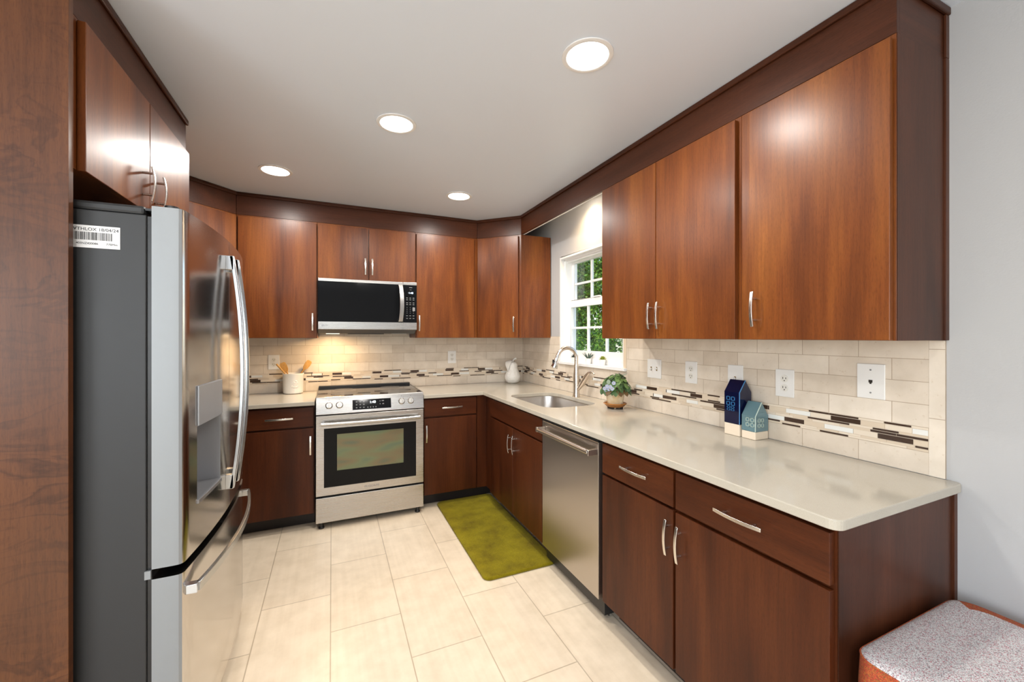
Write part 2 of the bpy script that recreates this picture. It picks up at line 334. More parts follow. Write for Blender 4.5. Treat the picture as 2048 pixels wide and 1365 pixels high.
# ------------------------------------------------------------------ room shell
def structure(name, mb, mat, label=None, **kw):
    o = mb.build(name, mat, None, **kw); o['kind'] = 'structure'
    if label: o['label'] = label
    return o
WY0, WY1, WZ0, WZ1 = 2.242, 3.106, 1.163, 2.07       # kitchen window opening
structure('floor', box(-2.7, 2.0, -3.2, 4.0, -.10, 0), FLOORM, 'pale beige rectangular tile floor')
structure('ceiling', box(-2.7, 2.0, -3.2, 4.0, ZC, ZC+.12), CEILP, 'pale grey painted ceiling')
structure('wall_back', box(XL-.12, 2.0, YB, YB+.14, 0, ZC), WALLP, 'wall behind the range')
m = MB(); m.box(XW, XW+.15, -3.2, WY0, 0, ZC); m.box(XW, XW+.15, WY1, YB, 0, ZC); m.box(XW, XW+.15, WY0, WY1, 0, WZ0-.02); m.box(XW, XW+.15, WY0, WY1, WZ1, ZC)
structure('wall_right', m, WALLP, 'pale grey wall with the sink window')
structure('wall_left', box(XL-.12, XL, 1.489, YB, 0, ZC), WALLP, 'wall behind the refrigerator')
structure('wall_return', box(-2.58, XL-.12, 1.489, 1.609, 0, ZC), WALLP)
m = MB(); m.box(-2.7, -2.58, -3.2, -1.7, 0, ZC); m.box(-2.7, -2.58, -.1, 1.609, 0, ZC); m.box(-2.7, -2.58, -1.7, -.1, 0, .75); m.box(-2.7, -2.58, -1.7, -.1, 2.15, ZC)
structure('wall_far_left', m, WALLP)
m = MB(); m.box(-2.58, -2.45, -3.2, -3.08, 0, ZC); m.box(-.55, XW, -3.2, -3.08, 0, ZC); m.box(-2.45, -.55, -3.2, -3.08, 0, .5); m.box(-2.45, -.55, -3.2, -3.08, 2.4, ZC)
structure('wall_near', m, WALLP)
def plain_window(name, x0, x1, y0, y1, z0, z1, along):
    m = MB(); f = .05
    if along == 'x':
        m.box(x0,x1,y0,y1,z0,z0+f); m.box(x0,x1,y0,y1,z1-f,z1); m.box(x0,x0+f,y0,y1,z0,z1); m.box(x1-f,x1,y0,y1,z0,z1); c=(x0+x1)/2; m.box(c-f/2,c+f/2,y0,y1,z0,z1)
        p = box(x0+f,x1-f,(y0+y1)/2-.003,(y0+y1)/2+.003,z0+f,z1-f)
    else:
        m.box(x0,x1,y0,y1,z0,z0+f); m.box(x0,x1,y0,y1,z1-f,z1); m.box(x0,x1,y0,y0+f,z0,z1); m.box(x0,x1,y1-f,y1,z0,z1); c=(y0+y1)/2; m.box(x0,x1,c-f/2,c+f/2,z0,z1)
        p = box((x0+x1)/2-.003,(x0+x1)/2+.003,y0+f,y1-f,z0+f,z1-f)
    o = structure(name, m, TRIMW); p.build('pane', PANE, o); return o
plain_window('window_2', -2.45, -.55, -3.16, -3.10, .5, 2.4, 'x'); plain_window('window_3', -2.67, -2.61, -1.7, -.1, .75, 2.15, 'y')

# kitchen window: jamb liner, two sashes with muntins and panes, sill board
win = MB()
win.box(XW-.003, XW+.148, WY0+.0002, WY0+.018, WZ0, WZ1-.0002); win.box(XW-.003, XW+.148, WY1-.018, WY1-.0002, WZ0, WZ1-.0002); win.box(XW-.003, XW+.148, WY0+.018, WY1-.018, WZ1-.020, WZ1-.0002)
win.box(XW+.035, XW+.148, WY1-.030, WY1-.016, WZ0, WZ1-.02); win.box(XW+.035, XW+.148, WY0+.016, WY0+.030, WZ0, WZ1-.02); win.box(XW+.035, XW+.148, WY0+.016, WY1-.016, WZ1-.034, WZ1-.018)
win.box(XW+.055, XW+.148, WY0+.016, WY1-.016, WZ1-.046, WZ1-.03)
window = structure('window_1', win, TRIMW, 'white double-hung window over the sink', bevel=.003)
def sash(x0, x1, z0, z1, rb, rt, hz):
    y0, y1 = WY0+.0295, WY1-.0295; st = .034; m = MB()
    m.box(x0,x1,y0,y0+st,z0,z1); m.box(x0,x1,y1-st,y1,z0,z1); m.box(x0,x1,y0+st,y1-st,z0,z0+rb); m.box(x0,x1,y0+st,y1-st,z1-rt,z1)
    gy0, gy1 = y0+st, y1-st; xm = (x0+x1)/2
    for k in (1,2):
        yy = gy0+(gy1-gy0)*k/3; m.box(xm-.010,xm+.010,yy-.009,yy+.009,z0+rb,z1-rt)
    m.box(xm-.0095,xm+.0095,gy0,gy1,hz-.009,hz+.009)
    s = m.build('sash', TRIMW, window, bevel=.002)
    box(xm-.002,xm+.002,gy0,gy1,z0+rb,z1-rt).build('pane', PANE, s)
    return s
sash(XW+.072, XW+.104, 1.201, 1.690, .060, .060, 1.452)
sash(XW+.106, XW+.138, 1.635, 2.036, .055, .022, 1.835)
box(XW+.064, XW+.085, 2.62, 2.70, 1.692, 1.702).build('sash_lock', TRIMW, window, bevel=.002)
sill = MB(); sill.box(XW-.028, XW+.15, WY0-.0, WY1, WZ0-.02, WZ0); sill.box(XW-.028, XW-.0005, WY0-.032, WY0, WZ0-.02, WZ0); sill.box(XW+.06, XW+.15, WY0, WY1, WZ0, WZ0+.042)
sill.build('sill_board', TRIMW, window, bevel=.002)

# ------------------------------------------------------------------ backsplash
bs = thing('tile_backsplash', (0.3, YB, CT), 'beige stone tile backsplash behind the range with brown and white mosaic band', 'backsplash')
T = .008
m = MB(); m.box(XL+.001, XW-.009, YB-T, YB-.0005, CT+.001, .9905, 1); m.box(XL+.001, XW-.009, YB-T, YB-.0005, 1.073, 1.379, 0); m.box(-.10, .655, YB-T, YB-.0005, 1.379, 1.45, 0)
m.build('tile_field', [TB_UP, TB_LO], bs)
bs2 = thing('tile_backsplash', (XW, 2, CT), 'beige stone tile backsplash along the sink wall with brown and white mosaic band', 'backsplash')
m = MB(); X0, X1 = XW-T, XW-.0005
m.box(X0, X1, .683, YB-.0005, CT+.001, .9905, 1); m.box(X0, X1, .683, WY0-.001, 1.073, 1.379, 0); m.box(X0, X1, WY1+.001, YB-.0005, 1.073, 1.379, 0); m.box(X0, X1, WY0-.001, WY1+.001, 1.073, WZ0-.021, 0)
m.build('tile_field', [TR_UP, TR_LO], bs2)
box(X0-.001, X1, .643, .6825, CT+.001, 1.366).build('edge_strip', T_ST, bs2)
MB().box(XW-T-.003, XW-.0005, WY0-.031, WY0-.001, WZ0+.0005, 1.366).build('edge_strip', simple('bullnose_stone',(.72,.60,.45,1),.35), bs2, bevel=.002)
def mosaic(parent, a0, a1, place, seed):
    r = random.Random(seed); m = MB(); rows = [(.9905,.9985,0),(.9985,.0,0)]
    z = .9905; hs = [(.0062,'thin'),(.0062,'thin'),(.0175,'thick'),(.0075,'thin'),(.0062,'thin'),(.0175,'thick'),(.0062,'thin')]
    tot = sum(h for h, _ in hs); g = (.0825-tot)/(len(hs)); z += g/2
    for ri, (h, kind) in enumerate(hs):
        p = a0 - r.uniform(0, .15); i = r.randint(0, 3)
        while p < a1:
            L = r.choice([.074,.076,.078,.10]); q = p+L
            if kind == 'thick': mi = [0,1,3,2,0,3,1,2][i % 8]
            else: mi = [0,3,2,0,3,3,2,0,3][(i*2+ri) % 9] if r.random() < .9 else 2
            c0, c1 = max(p, a0+.001), min(q, a1-.001)
            if c1-c0 > .006: place(m, c0, c1-.0016, z, z+h, mi, .0012 if mi in (0,1) else .0004)
            p = q; i += 1
            if kind == 'thick' and r.random() < .3:
                if p+.006 < a1 and p > a0+.002: place(m, p, p+.004, z, z+h, 0, .001)
                p += .006
        z += h+g
    return m.build('mosaic_band', [M_DK, M_WH, M_BG, M_CR, TB_UP], parent)
def pl_b(m, a, b, z0, z1, mi, t): m.box(a, b, YB-T-t, YB-.001, z0, z1, mi)
def pl_r(m, a, b, z0, z1, mi, t): m.box(X0-t, XW-.001, a, b, z0, z1, mi)
mosaic(bs, XL+.002, XW-.01, pl_b, 11); mosaic(bs2, .684, YB-.012, pl_r, 5)
GROUT = simple('mosaic_grout', (.67,.57,.45,1), .8)
box(XL+.001, XW-.009, YB-T+.001, YB-.0005, .9905, 1.073).build('grout_bed', GROUT, bs)
box(X0+.001, X1, .683, YB-.009, .9905, 1.073).build('grout_bed', GROUT, bs2)

# ------------------------------------------------------------------ cabinet helpers
def handle(parent, c, along, out, L=.135, proj=.030):
    c = Vector(c); al = Vector(along).normalized(); ou = Vector(out).normalized(); sd = al.cross(ou); m = MB()
    pts = [c+al*(L/2*t)+ou*(proj-.009*t*t) for t in [i/8-1 for i in range(17)]]
    m.strip(pts, sd, .0115, .0055)
    for t in (-.62, .62): m.tube([c+al*(L/2*t)+ou*.0003, c+al*(L/2*t)+ou*(proj-.004)], .0045, 10)
    return m.build('handle', NICKEL, parent, bevel=.001, smooth=40)
def slab(parent, name, o, u, L, z0, z1, n, mat, th=.02, a0=0, off=.001):
    """flat front: from origin o along u (a0..a0+L), outward normal n, thickness th"""
    o = Vector((o[0],o[1],0)); u = Vector((u[0],u[1],0)).normalized(); n = Vector((n[0],n[1],0)).normalized()
    p = [o+u*a0+n*off, o+u*(a0+L)+n*off, o+u*(a0+L)+n*(off+th), o+u*a0+n*(off+th)]
    return MB().prism([(q.x,q.y) for q in p], z0, z1).build(name, mat, parent, bevel=.0018)
UB, UT = 1.367, 2.280                                # wall-cabinet box bottom and top
FYB = YB-.300; FXR = XW-.305                          # wall-cabinet box fronts, back and right run
BYF = 3.270; BXF = 1.200                              # base-cabinet box fronts
V = Vector
# --- back run, wall cabinets
def wallcab_back(x0, x1, z0, doors, label, hz='low'):
    c = thing('wall_cabinet', ((x0+x1)/2, FYB, z0), label, 'cabinet')
    box(x0+.0005, x1-.0005, FYB, YB-.009, z0, UT-.0005).build('carcass', WOOD, c, bevel=.001)
    for a, b, hx in doors:
        d = slab(c, 'door', (a, FYB), (1,0), b-a, z0+.001 if z0 < 1.5 else z0, 2.266, (0,-1), WOOD)
        handle(d, (hx, FYB-.021, 1.493 if z0 < 1.5 else 1.949), (0,0,1), (0,-1,0))
    return c
wallcab_back(-.6445, -.105, UB, [(-.632,-.112,-.139)], 'dark cherry wall cabinet with one door left of the microwave', )
wallcab_back(-.105, .660, 1.836, [(-.100,.2735,.249),(.2795,.655,.303)], 'short dark cherry two-door wall cabinet above the microwave')
wallcab_back(.660, 1.2215, UB, [(.666,1.188,.686)], 'dark cherry wall cabinet with one door right of the microwave')
# --- diagonal corner wall cabinets
def diagcab(sgn, xc, label):
    # xc = side wall x; sgn +1 right corner, -1 left corner
    xa = xc-sgn*.610; xb = xc-sgn*.305; wx = xc-sgn*.009 if sgn > 0 else xc+.001
    c = thing('corner_wall_cabinet', ((xa+xc)/2, 3.5, UB), label, 'cabinet')
    poly = [(xa+sgn*.0005,YB-.009),(xa+sgn*.0005,FYB),(xb,3.2585),(wx,3.2585),(wx,YB-.009)]
    MB().prism(poly, UB, UT-.0005).build('carcass', WOOD, c, bevel=.001)
    u = V((xb-xa, 3.2585-FYB)); n = V((-sgn,-1))
    d = slab(c, 'door', (xa,FYB), u, .395, UB+.001, 2.266, n, WOOD, a0=.014)
    un = u.normalized(); nn = n.normalized(); t = .375 if sgn > 0 else .04
    p = V((xa,FYB))+un*t+nn*.021; handle(d, (p.x,p.y,1.487), (0,0,1), (nn.x,nn.y,0))
    return c
diagcab(1, XW, 'diagonal dark cherry corner wall cabinet left of the window')
diagcab(-1, XL, 'diagonal dark cherry corner wall cabinet seen behind the refrigerator')
# --- right run, wall cabinets
def wallcab_right(y0, y1, doors, label):
    c = thing('wall_cabinet', (FXR, (y0+y1)/2, UB), label, 'cabinet')
    box(FXR, XW-.009, y0+.0005, y1-.0005, UB, UT-.0005).build('carcass', WOOD, c, bevel=.001)
    for a, b, hy in doors:
        d = slab(c, 'door', (FXR, a), (0,1), b-a, UB+.001, 2.266, (-1,0), WOOD)
        handle(d, (FXR-.021, hy, 1.485), (0,0,1), (-1,0,0))
    return c
wallcab_right(1.142, 2.056, [(1.156,1.600,1.573),(1.6045,2.052,1.632)], 'dark cherry two-door wall cabinet right of the window')
c = wallcab_right(.643, 1.142, [(.650,1.095,1.067)], 'large dark cherry single-door wall cabinet at the right end')
box(XW-.022, XW-.001, .636, .6428, UB, UT-.001).build('scribe_strip', FASZ, c, bevel=.001)
box(FXR+.0005, XW-.022, .6415, .6428, UB, UT-.001).build('end_panel', FASZ, c)
# --- fascia boards with crown strip up to the ceiling
def fascia(o, u, L, n, mat, label, back=None, th=.018, z0=2.2805):
    o = V((o[0],o[1],0)); u = V((u[0],u[1],0)).normalized(); n = V((n[0],n[1],0)).normalized()
    f = thing('cabinet_fascia', (o.x,o.y,z0), label, 'fascia board')
    p = [o, o+u*L, o+u*L-n*th, o-n*th]; MB().prism([(q.x,q.y) for q in p], z0, ZC-.001).build('board', mat, f, bevel=.001)
    q = [o+n*.0003, o+u*L+n*.0003, o+u*L+n*.012, o+n*.012]; MB().prism([(k.x,k.y) for k in q], ZC-.026, ZC-.001).build('crown_strip', mat, f, bevel=.004)
    return f
fascia((-.6445,FYB), (1,0), 1.866, (0,-1), FASX, 'dark stained fascia board above the cabinets over the range')
fascia((1.2225,FYB-.001), (1,-1), .430, (-1,-1), FASX, 'short slanted fascia board above the corner cabinet beside the window')
fascia((-.950,3.2585), (1,1), .430, (1,-1), FASX, 'short slanted fascia board above the corner cabinet behind the refrigerator')
ff = fascia((FXR,.643), (0,1), 2.6155, (-1,0), FASY, 'long dark fascia board above the sink-side cabinets and window')
m = MB(); m.box(FXR+.0185, FXR+.032, 2.057, 3.2575, 2.2805, ZC-.001); m.build('painted_backing', TRIMW, ff)
fe = thing('cabinet_fascia', (1.68,.643,2.2805), 'dark grey-brown fascia return at the right end near the wall', 'fascia board')
box(FXR+.0185, XW-.001, .6435, .662, 2.2805, ZC-.001).build('board', FASX, fe)
box(FXR+.0005, XW-.001, .631, .6426, ZC-.026, ZC-.001).build('crown_strip', FASX, fe, bevel=.004)
box(XW-.022, XW-.001, .636, .6426, 2.2805, ZC-.027).build('scribe_strip', FASZ, fe, bevel=.001)
# --- refrigerator surround
fp = box(XL+.001, -.650, 1.488, 1.5105, 0, ZC-.001).build('wood_partition', [FIG], None, bevel=.001)
tag(fp, 'full-height figured brown wood panel at the left edge beside the refrigerator', 'panel')
FXL = -.660
c = thing('wall_cabinet', (FXL,2.0,1.850), 'dark cherry two-door cabinet above the refrigerator', 'cabinet')
box(XL+.001, FXL, 1.512, 2.490, 1.850, UT-.0005).build('carcass', WOOD, c, bevel=.001)
for a, b, hy in ((1.547,1.990,1.925),(1.9945,2.462,2.040)):
    d = slab(c, 'door', (FXL,a), (0,1), b-a, 1.848, 2.262+.012, (1,0), WOOD); handle(d, (FXL+.021,hy,1.945), (0,0,1), (1,0,0), L=.13, proj=.036)
fascia((FXL,1.5115), (0,1), .9785, (1,0), FASY, 'dark fascia board above the cabinet over the refrigerator')
c = thing('wall_cabinet', (-1.1,2.87,UB), 'dark cherry wall cabinet hidden behind the refrigerator cabinet on the left wall', 'cabinet')
box(XL+.001, -.950, 2.491, 3.258, UB, UT-.0005).build('carcass', WOOD, c); d = slab(c, 'door', (-.95,2.53), (0,1), .70, UB+.001, 2.266, (1,0), WOOD); handle(d, (-.929,3.19,1.49), (0,0,1), (1,0,0))
fascia((-.950,2.491), (0,1), .767, (1,0), FASY, 'fascia board above the hidden cabinet on the left wall')
# --- base cabinets, back run
BT = .8855                                            # top of the base boxes
def basecab_back(x0, x1, a, b, hd, label, full=False):
    c = thing('base_cabinet', ((x0+x1)/2, BYF, 0), label, 'cabinet')
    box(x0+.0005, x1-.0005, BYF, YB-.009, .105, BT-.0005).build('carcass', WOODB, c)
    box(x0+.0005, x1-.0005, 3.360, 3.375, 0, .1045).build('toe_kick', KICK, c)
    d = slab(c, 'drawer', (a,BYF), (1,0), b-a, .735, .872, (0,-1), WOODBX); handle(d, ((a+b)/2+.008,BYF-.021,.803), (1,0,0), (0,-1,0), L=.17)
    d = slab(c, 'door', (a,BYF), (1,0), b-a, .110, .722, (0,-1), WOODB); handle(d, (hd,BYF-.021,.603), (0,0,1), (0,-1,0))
    return c
c = basecab_back(-.690, -.115, -.565, -.121, -.141, 'dark cherry base cabinet between refrigerator and range with drawer and door')
c = basecab_back(.666, 1.118, .670, 1.107, .686, 'dark cherry base cabinet right of the range with drawer and door')
c = thing('corner_filler', (1.15,3.3,0), 'dark cherry filler strip in the inner corner beside the sink cabinet', 'filler panel')
m = MB(); m.box(1.1185, 1.200, 3.262, 3.28, .105, BT-.001); m.box(1.2005, 1.218, 3.125, 3.262, .105, BT-.001); m.build('panel', WOODB, c)
m = MB(); m.box(1.1185, 1.300, 3.360, 3.375, 0, .1045); m.box(1.285, 1.300, 3.125, 3.3595, 0, .1045); m.build('toe_kick', KICK, c)
c = thing('base_cabinet', (-.97,3.5,0), 'dark cherry corner base cabinet hidden behind the refrigerator', 'cabinet'); box(XL+.001, -.6905, BYF, YB-.009, .105, BT-.0005).build('carcass', WOODB, c); box(XL+.001, -.6905, 3.36, 3.375, 0, .1045).build('toe_kick', KICK, c)
# --- base cabinets, right run
def basecab_right(y0, y1, a, b, parts, label):
    c = thing('base_cabinet', (BXF, (y0+y1)/2, 0), label, 'cabinet')
    m = MB()                                          # open-topped box so the sink bowl hangs free inside
    m.box(BXF, BXF+.018, y0+.0005, y1-.0005, .105, BT-.0005); m.box(XW-.03, XW-.009, y0+.0005, y1-.0005, .105, BT-.0005)
    m.box(BXF+.018, XW-.03, y0+.0005, y0+.018, .105, BT-.0005); m.box(BXF+.018, XW-.03, y1-.018, y1-.0005, .105, BT-.0005); m.box(BXF+.018, XW-.03, y0+.018, y1-.018, .105, .123)
    m.build('carcass', WOODB, c)
    box(1.285, 1.300, y0+.0005, y1-.0005, 0, .1045).build('toe_kick', KICK, c)
    for kind, p, q, z0, z1, h in parts:
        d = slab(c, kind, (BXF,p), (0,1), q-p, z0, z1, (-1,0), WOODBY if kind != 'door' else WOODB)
        if h: handle(d, (BXF-.021, h[0], h[1]), (0,0,1) if kind == 'door' else (0,1,0), (-1,0,0), L=.135 if kind == 'door' else .165)
    return c
basecab_right(2.207, 3.124, 0, 0, [('false_front',2.216,3.115,.735,.872,None),('door',2.216,2.656,.110,.722,(2.615,.615)),('door',2.661,3.115,.110,.722,(2.690,.608))], 'dark cherry sink base cabinet with two doors behind the green mat')
basecab_right(1.158, 1.612, 0, 0, [('drawer',1.164,1.604,.732,.870,(1.369,.806)),('door',1.164,1.604,.118,.720,(1.181,.616))], 'dark cherry base cabinet with drawer and door beside the dishwasher')
c = basecab_right(.626, 1.1575, 0, 0, [('drawer',.633,1.152,.732,.870,(.886,.806)),('door',.633,1.152,.118,.718,(1.125,.611))], 'dark cherry base cabinet with drawer and door at the near end of the counter')
box(BXF+.0005, XW-.022, .6235, .6258, 0, BT-.001).build('end_panel', FASZ, c)
box(XW-.022, XW-.001, .617, .6258, 0, BT-.001).build('scribe_strip', FASZ, c, bevel=.001)

# ------------------------------------------------------------------ counters, sink, faucet
def rr(x0, x1, y0, y1, r, n=8):
    pts = []
    for cx, cy, a in ((x1-r,y1-r,0),(x0+r,y1-r,90),(x0+r,y0+r,180),(x1-r,y0+r,270)):
        for i in range(n+1): t = math.radians(a+90*i/n); pts.append((cx+r*math.cos(t), cy+r*math.sin(t)))
    return pts
CB = .886
c1 = MB().prism([(XL+.001,YB-.0085),(XL+.001,3.2315),(-.1125,3.2315),(-.1125,YB-.0085)], CB, CT).build('countertop', QUARTZ, None, bevel=.003)
tag(c1, 'short beige quartz countertop between refrigerator and range', 'countertop')
poly = [(.664,YB-.0085),(.664,3.2315),(1.161,3.2315)]
r_ = .030
poly += [(1.161+r_-r_*math.cos(math.radians(a)), .6035+r_-r_*math.sin(math.radians(a))) for a in range(0,91,15)]
poly += [(XW-.0005-.02+.02*math.sin(math.radians(a)), .6035+.02-.02*math.cos(math.radians(a))) for a in range(0,91,15)]
poly += [(XW-.0005,.642),(XW-.0095,.642),(XW-.0095,YB-.0085)]
c2 = MB().prism(poly, CB, CT).build('countertop', QUARTZ, None)
SX0, SX1, SY0, SY1, SR = 1.272, 1.690, 2.312, 2.985, .115
cut(c2, MB().prism(rr(SX0,SX1,SY0,SY1,SR), CB-.05, CT+.05))
b = c2.modifiers.new('bevel','BEVEL'); b.width = .003; b.segments = 2; b.limit_method = 'ANGLE'; b.angle_limit = math.radians(50)
tag(c2, 'long L-shaped beige quartz countertop with the sink cut-out', 'countertop')
sk = thing('sink', ((SX0+SX1)/2,(SY0+SY1)/2,.70), 'stainless steel undermount sink below the window', 'sink')
m = MB(); rings = []
for ins, z in ((-.02,CB-.0006),(.004,CB-.0006),(.006,CB-.01),(.012,.73),(.03,.705),(.06,.70)):
    rings.append([(x,y,z) for x, y in rr(SX0+ins,SX1-ins,SY0+ins,SY1-ins,max(.03,SR-ins))])
n = len(rings[0]); vs = [p for r_ in rings for p in r_]
m.add(vs, [(i*n+j,i*n+(j+1)%n,(i+1)*n+(j+1)%n,(i+1)*n+j) for i in range(len(rings)-1) for j in range(n)]+[tuple(range((len(rings)-1)*n,len(rings)*n))])
m.build('bowl', STEELY, sk, smooth=50)
MB().lathe((1.48,2.65,.7005), [(.0,.001),(.03,.001),(.042,.004),(.045,.0)], 24).build('drain', CHROME, sk, smooth=40)
fc = thing('faucet', (1.725,2.677,CT), 'brushed nickel gooseneck pull-down faucet behind the sink', 'faucet')
B = V((1.725,2.677,CT))
m = MB(); m.tube([B+V((0,0,z)) for z in (.0005,.008,.03,.09,.14,.19,.25)], [.029,.027,.024,.023,.025,.021,.0165], 20)
D = V((-.98,.10,0)).normalized(); Rr = .078; top = B+V((0,0,.30))
arc = [B+V((0,0,.24)), top]
for i in range(1,15):
    a = math.pi*i/14*.92; arc.append(top+D*(Rr-Rr*math.cos(a))+V((0,0,Rr*math.sin(a))))
m.tube(arc, .0150, 16)
m.build('spout', FAUC, fc, smooth=60)
e = arc[-1]; dr = (arc[-1]-arc[-2]).normalized()
hd = MB().tube([e-dr*.004, e+dr*.02, e+dr*.05, e+dr*.095, e+dr*.10], [.0165,.0175,.0195,.027,.025], 20).build('spray_head', CHROME, fc, smooth=50)
q = e+dr*.055; MB().box(q.x-.026,q.x-.019,q.y-.008,q.y+.008,q.z-.022,q.z+.022).build('button', BLACK, hd, bevel=.002)
L0 = B+V((.004,-.014,.075))
MB().tube([L0+V((0,.01,-.03)), L0+V((.012,-.04,.03)), L0+V((.018,-.085,.085)), L0+V((.022,-.115,.118)), L0+V((.026,-.150,.128)), L0+V((.028,-.178,.112))], [.010,.0205,.0190,.012,.0075,.006], 14).build('lever', FAUC, fc, smooth=60)

# ------------------------------------------------------------------ refrigerator
F0, F1 = 1.532, 2.440; FM = (F0+F1)/2
def fx(y): return -.414+.030*(1-((y-FM)/(.5*(F1-F0)))**2)
fr = thing('refrigerator', (-.85,FM,0), 'stainless french-door refrigerator with dark grey side and water dispenser', 'refrigerator')
bd = MB().box(XL+.03, -.500, F0, F1, .03, 1.738); bd.build('body', GREYM, fr, bevel=.003)
MB().box(XL+.05, -.55, F0+.02, F1-.02, 0, .03).build('base', BLACK, fr)
m = MB(); m.prism([(-.70,F0+.003),(-.505,F0+.003),(-.505,F0+.09),(-.73,F0+.09),(-.73,F0+.03)], 1.7385, 1.765); m.build('hinge_cover', BLACK if 0 else GREYM, fr, bevel=.008)
m = MB(); m.prism([(-.70,F1-.003),(-.505,F1-.003),(-.505,F1-.09),(-.73,F1-.09),(-.73,F1-.03)], 1.7385, 1.765); m.build('hinge_cover', GREYM, fr, bevel=.008)
m = MB(); m.box(-.504,-.430,F0+.004,F0+.06,1.7515,1.7585); m.tube([(-.448,F0+.03,1.7585),(-.448,F0+.03,1.776)], .018, 16); m.tube([(-.475,F0+.012,1.7585),(-.475,F0+.012,1.768)], .009, 10); m.build('hinge', BLACK, fr, smooth=40)
box(-.4995,-.4885,F0+.006,F1-.006,.06,1.735).build('gasket', BLACK, fr)
def plan(y0, y1, rn, rf):
    """door outline: flat back, bowed front, rounded outer corners"""
    pts = [(-.488,y1),(-.488,y0)]; N = 14
    if rn:
        x = fx(y0); pts += [(x-.022,y0),(x-.010,y0+.0015),(x-.003,y0+.006)]; ys = [y0+.014+(y1-y0-.014-(.014 if rf else 0))*i/N for i in range(N+1)]
    else: ys = [y0+(y1-y0-(.014 if rf else 0))*i/N for i in range(N+1)]
    pts += [(fx(y),y) for y in ys]
    if rf: x = fx(y1); pts += [(x-.003,y1-.006),(x-.010,y1-.0015),(x-.022,y1)]
    return pts
def fridge_front(name, y0, y1, z0, z1, rn, rf):
    m = MB(); pts = plan(y0,y1,rn,rf); m.prism(pts, z0, z1); o = m.build(name, [FRIDGE, FRSIDE], fr, smooth=25)
    return o
def paint_edges(o):
    for p in o.data.polygons:
        if abs(p.normal.x) < .55 and abs(p.normal.z) < .9: p.material_index = 1
dn = fridge_front('door', F0, FM-.002, .690, 1.766, True, False); df = fridge_front('door', FM+.002, F1, .690, 1.766, False, True); dz = fridge_front('freezer_drawer', F0, F1, .065, .660, True, True)
DY0, DY1 = 1.630, 1.857
cut(dn, MB().box(-.470, -.30, DY0, DY1, .832, 1.090))
for o in (dn, df, dz):
    o.data.polygons.foreach_set('use_smooth', [True]*len(o.data.polygons)); o.data.set_sharp_from_angle(angle=math.radians(25)); paint_edges(o)
# dispenser
ds = MB(); ys = [DY0+(DY1-DY0)*i/6 for i in range(7)]
ds.prism([(fx(y)+.0005,y) for y in ys]+[(fx(y)+.006,y) for y in reversed(ys)], 1.088, 1.218); dp = ds.build('dispenser_panel', DISP, dn, bevel=.001)
m = MB(); t = .003
m.box(-.4695,-.4665,DY0+t,DY1-t,.835,1.087); m.box(-.4665,fx(DY1)-.001,DY1-t,DY1-.0005,.835,1.087); m.box(-.4665,fx(DY0)-.001,DY0+.0005,DY0+t,.835,1.087); m.box(-.4665,fx(DY0)-.001,DY0+t,DY1-t,1.084,1.087)
m.build('dispenser_recess', DISP, dn)
ty = [DY0+.001+(DY1-DY0-.002)*i/6 for i in range(7)]
MB().prism([(-.466,DY0+.003),(-.466,DY1-.003)]+[(fx(y)+.005,y) for y in reversed(ty)], .833, .846).build('drip_tray', simple('tray_grey',(.32,.32,.33,1),.35,.7), dn, bevel=.001)
MB().tube([(-.43,1.70,1.086),(-.43,1.70,1.064)], .009, 12).build('spout', CHROME, dn, smooth=40)
MB().lathe((-.3905,1.72,1.152), [(.004,0),(.004,.0015)], 12, axis=(1,0,0)).build('indicator', PRINT, dp)
def vbow(parent, y):
    m = MB(); x0 = fx(y); zt, zb = 1.700, .775; N = 20
    pts = []
    for i in range(N+1):
        t = i/N*2-1; pts.append((x0+.018+.036*(1-t*t), y, (zt+zb)/2+(zt-zb)/2*t))
    m.strip(pts, (0,1,0), .026, .012); m.strip([(p[0]+.0075,p[1]+.0,p[2]) for p in pts], (0,1,0), .012, .004)
    for z0, z1 in ((zt-.055,zt),(zb,zb+.055)): m.box(x0-.001, x0+.026, y-.013, y+.013, z0, z1)
    return m.build('handle', FRHAND, parent, bevel=.0015, smooth=40)
FRHAND = steel('fridge_handle_steel', 'z', base=(.55,.57,.585,1), rough=.24, streak=.06)
vbow(dn, FM-.045); vbow(df, FM+.045)
m = MB(); N = 24; ya, yb = F0+.032, F1-.032; pts = []
for i in range(N+1):
    t = i/N*2-1; y = FM+(yb-ya)/2*t; pts.append((fx(y)+.026+.020*(1-t*t), y, .598))
m.strip(pts, (0,0,1), .028, .012)
for y in (ya, yb): m.box(fx(y)-.002, fx(y)+.028, y-.013, y+.013, .584, .612)
m.build('handle', FRHAND, dz, bevel=.0015, smooth=40)
box(-.5035,-.489,F0-.004,F0+.004,.664,.688).build('hinge_clip', FRSIDE, fr)
lb = box(-.668,-.559,F0-.0010,F0-.0002,1.630,1.693).build('paper_label', simple('white_label',(.78,.78,.78,1),.5), fr)
text('print', 'FVTHLOX 18/04/24', INK, lb, (-.6135,F0-.0013,1.682), .0125, (1,0,0), (0,0,1))
m = MB(); x = -.657
rb = random.Random(3)
while x < -.578:
    wd = rb.choice([.0008,.0014,.002]); m.box(x,x+wd,F0-.0014,F0-.0010,1.652,1.674); x += wd+rb.choice([.0008,.0012,.0018])
m.build('barcode', INK, lb)
text('print', '403NZ420086', INK, lb, (-.630,F0-.0013,1.642), .008, (1,0,0), (0,0,1))
text('print', '77BMm', INK, lb, (-.577,F0-.0013,1.642), .008, (1,0,0), (0,0,1))
MB().box(fx(2.375)+.0003,fx(2.375)+.002,2.352,2.398,1.622,1.692).build('badge', CHROME, df, bevel=.0005)

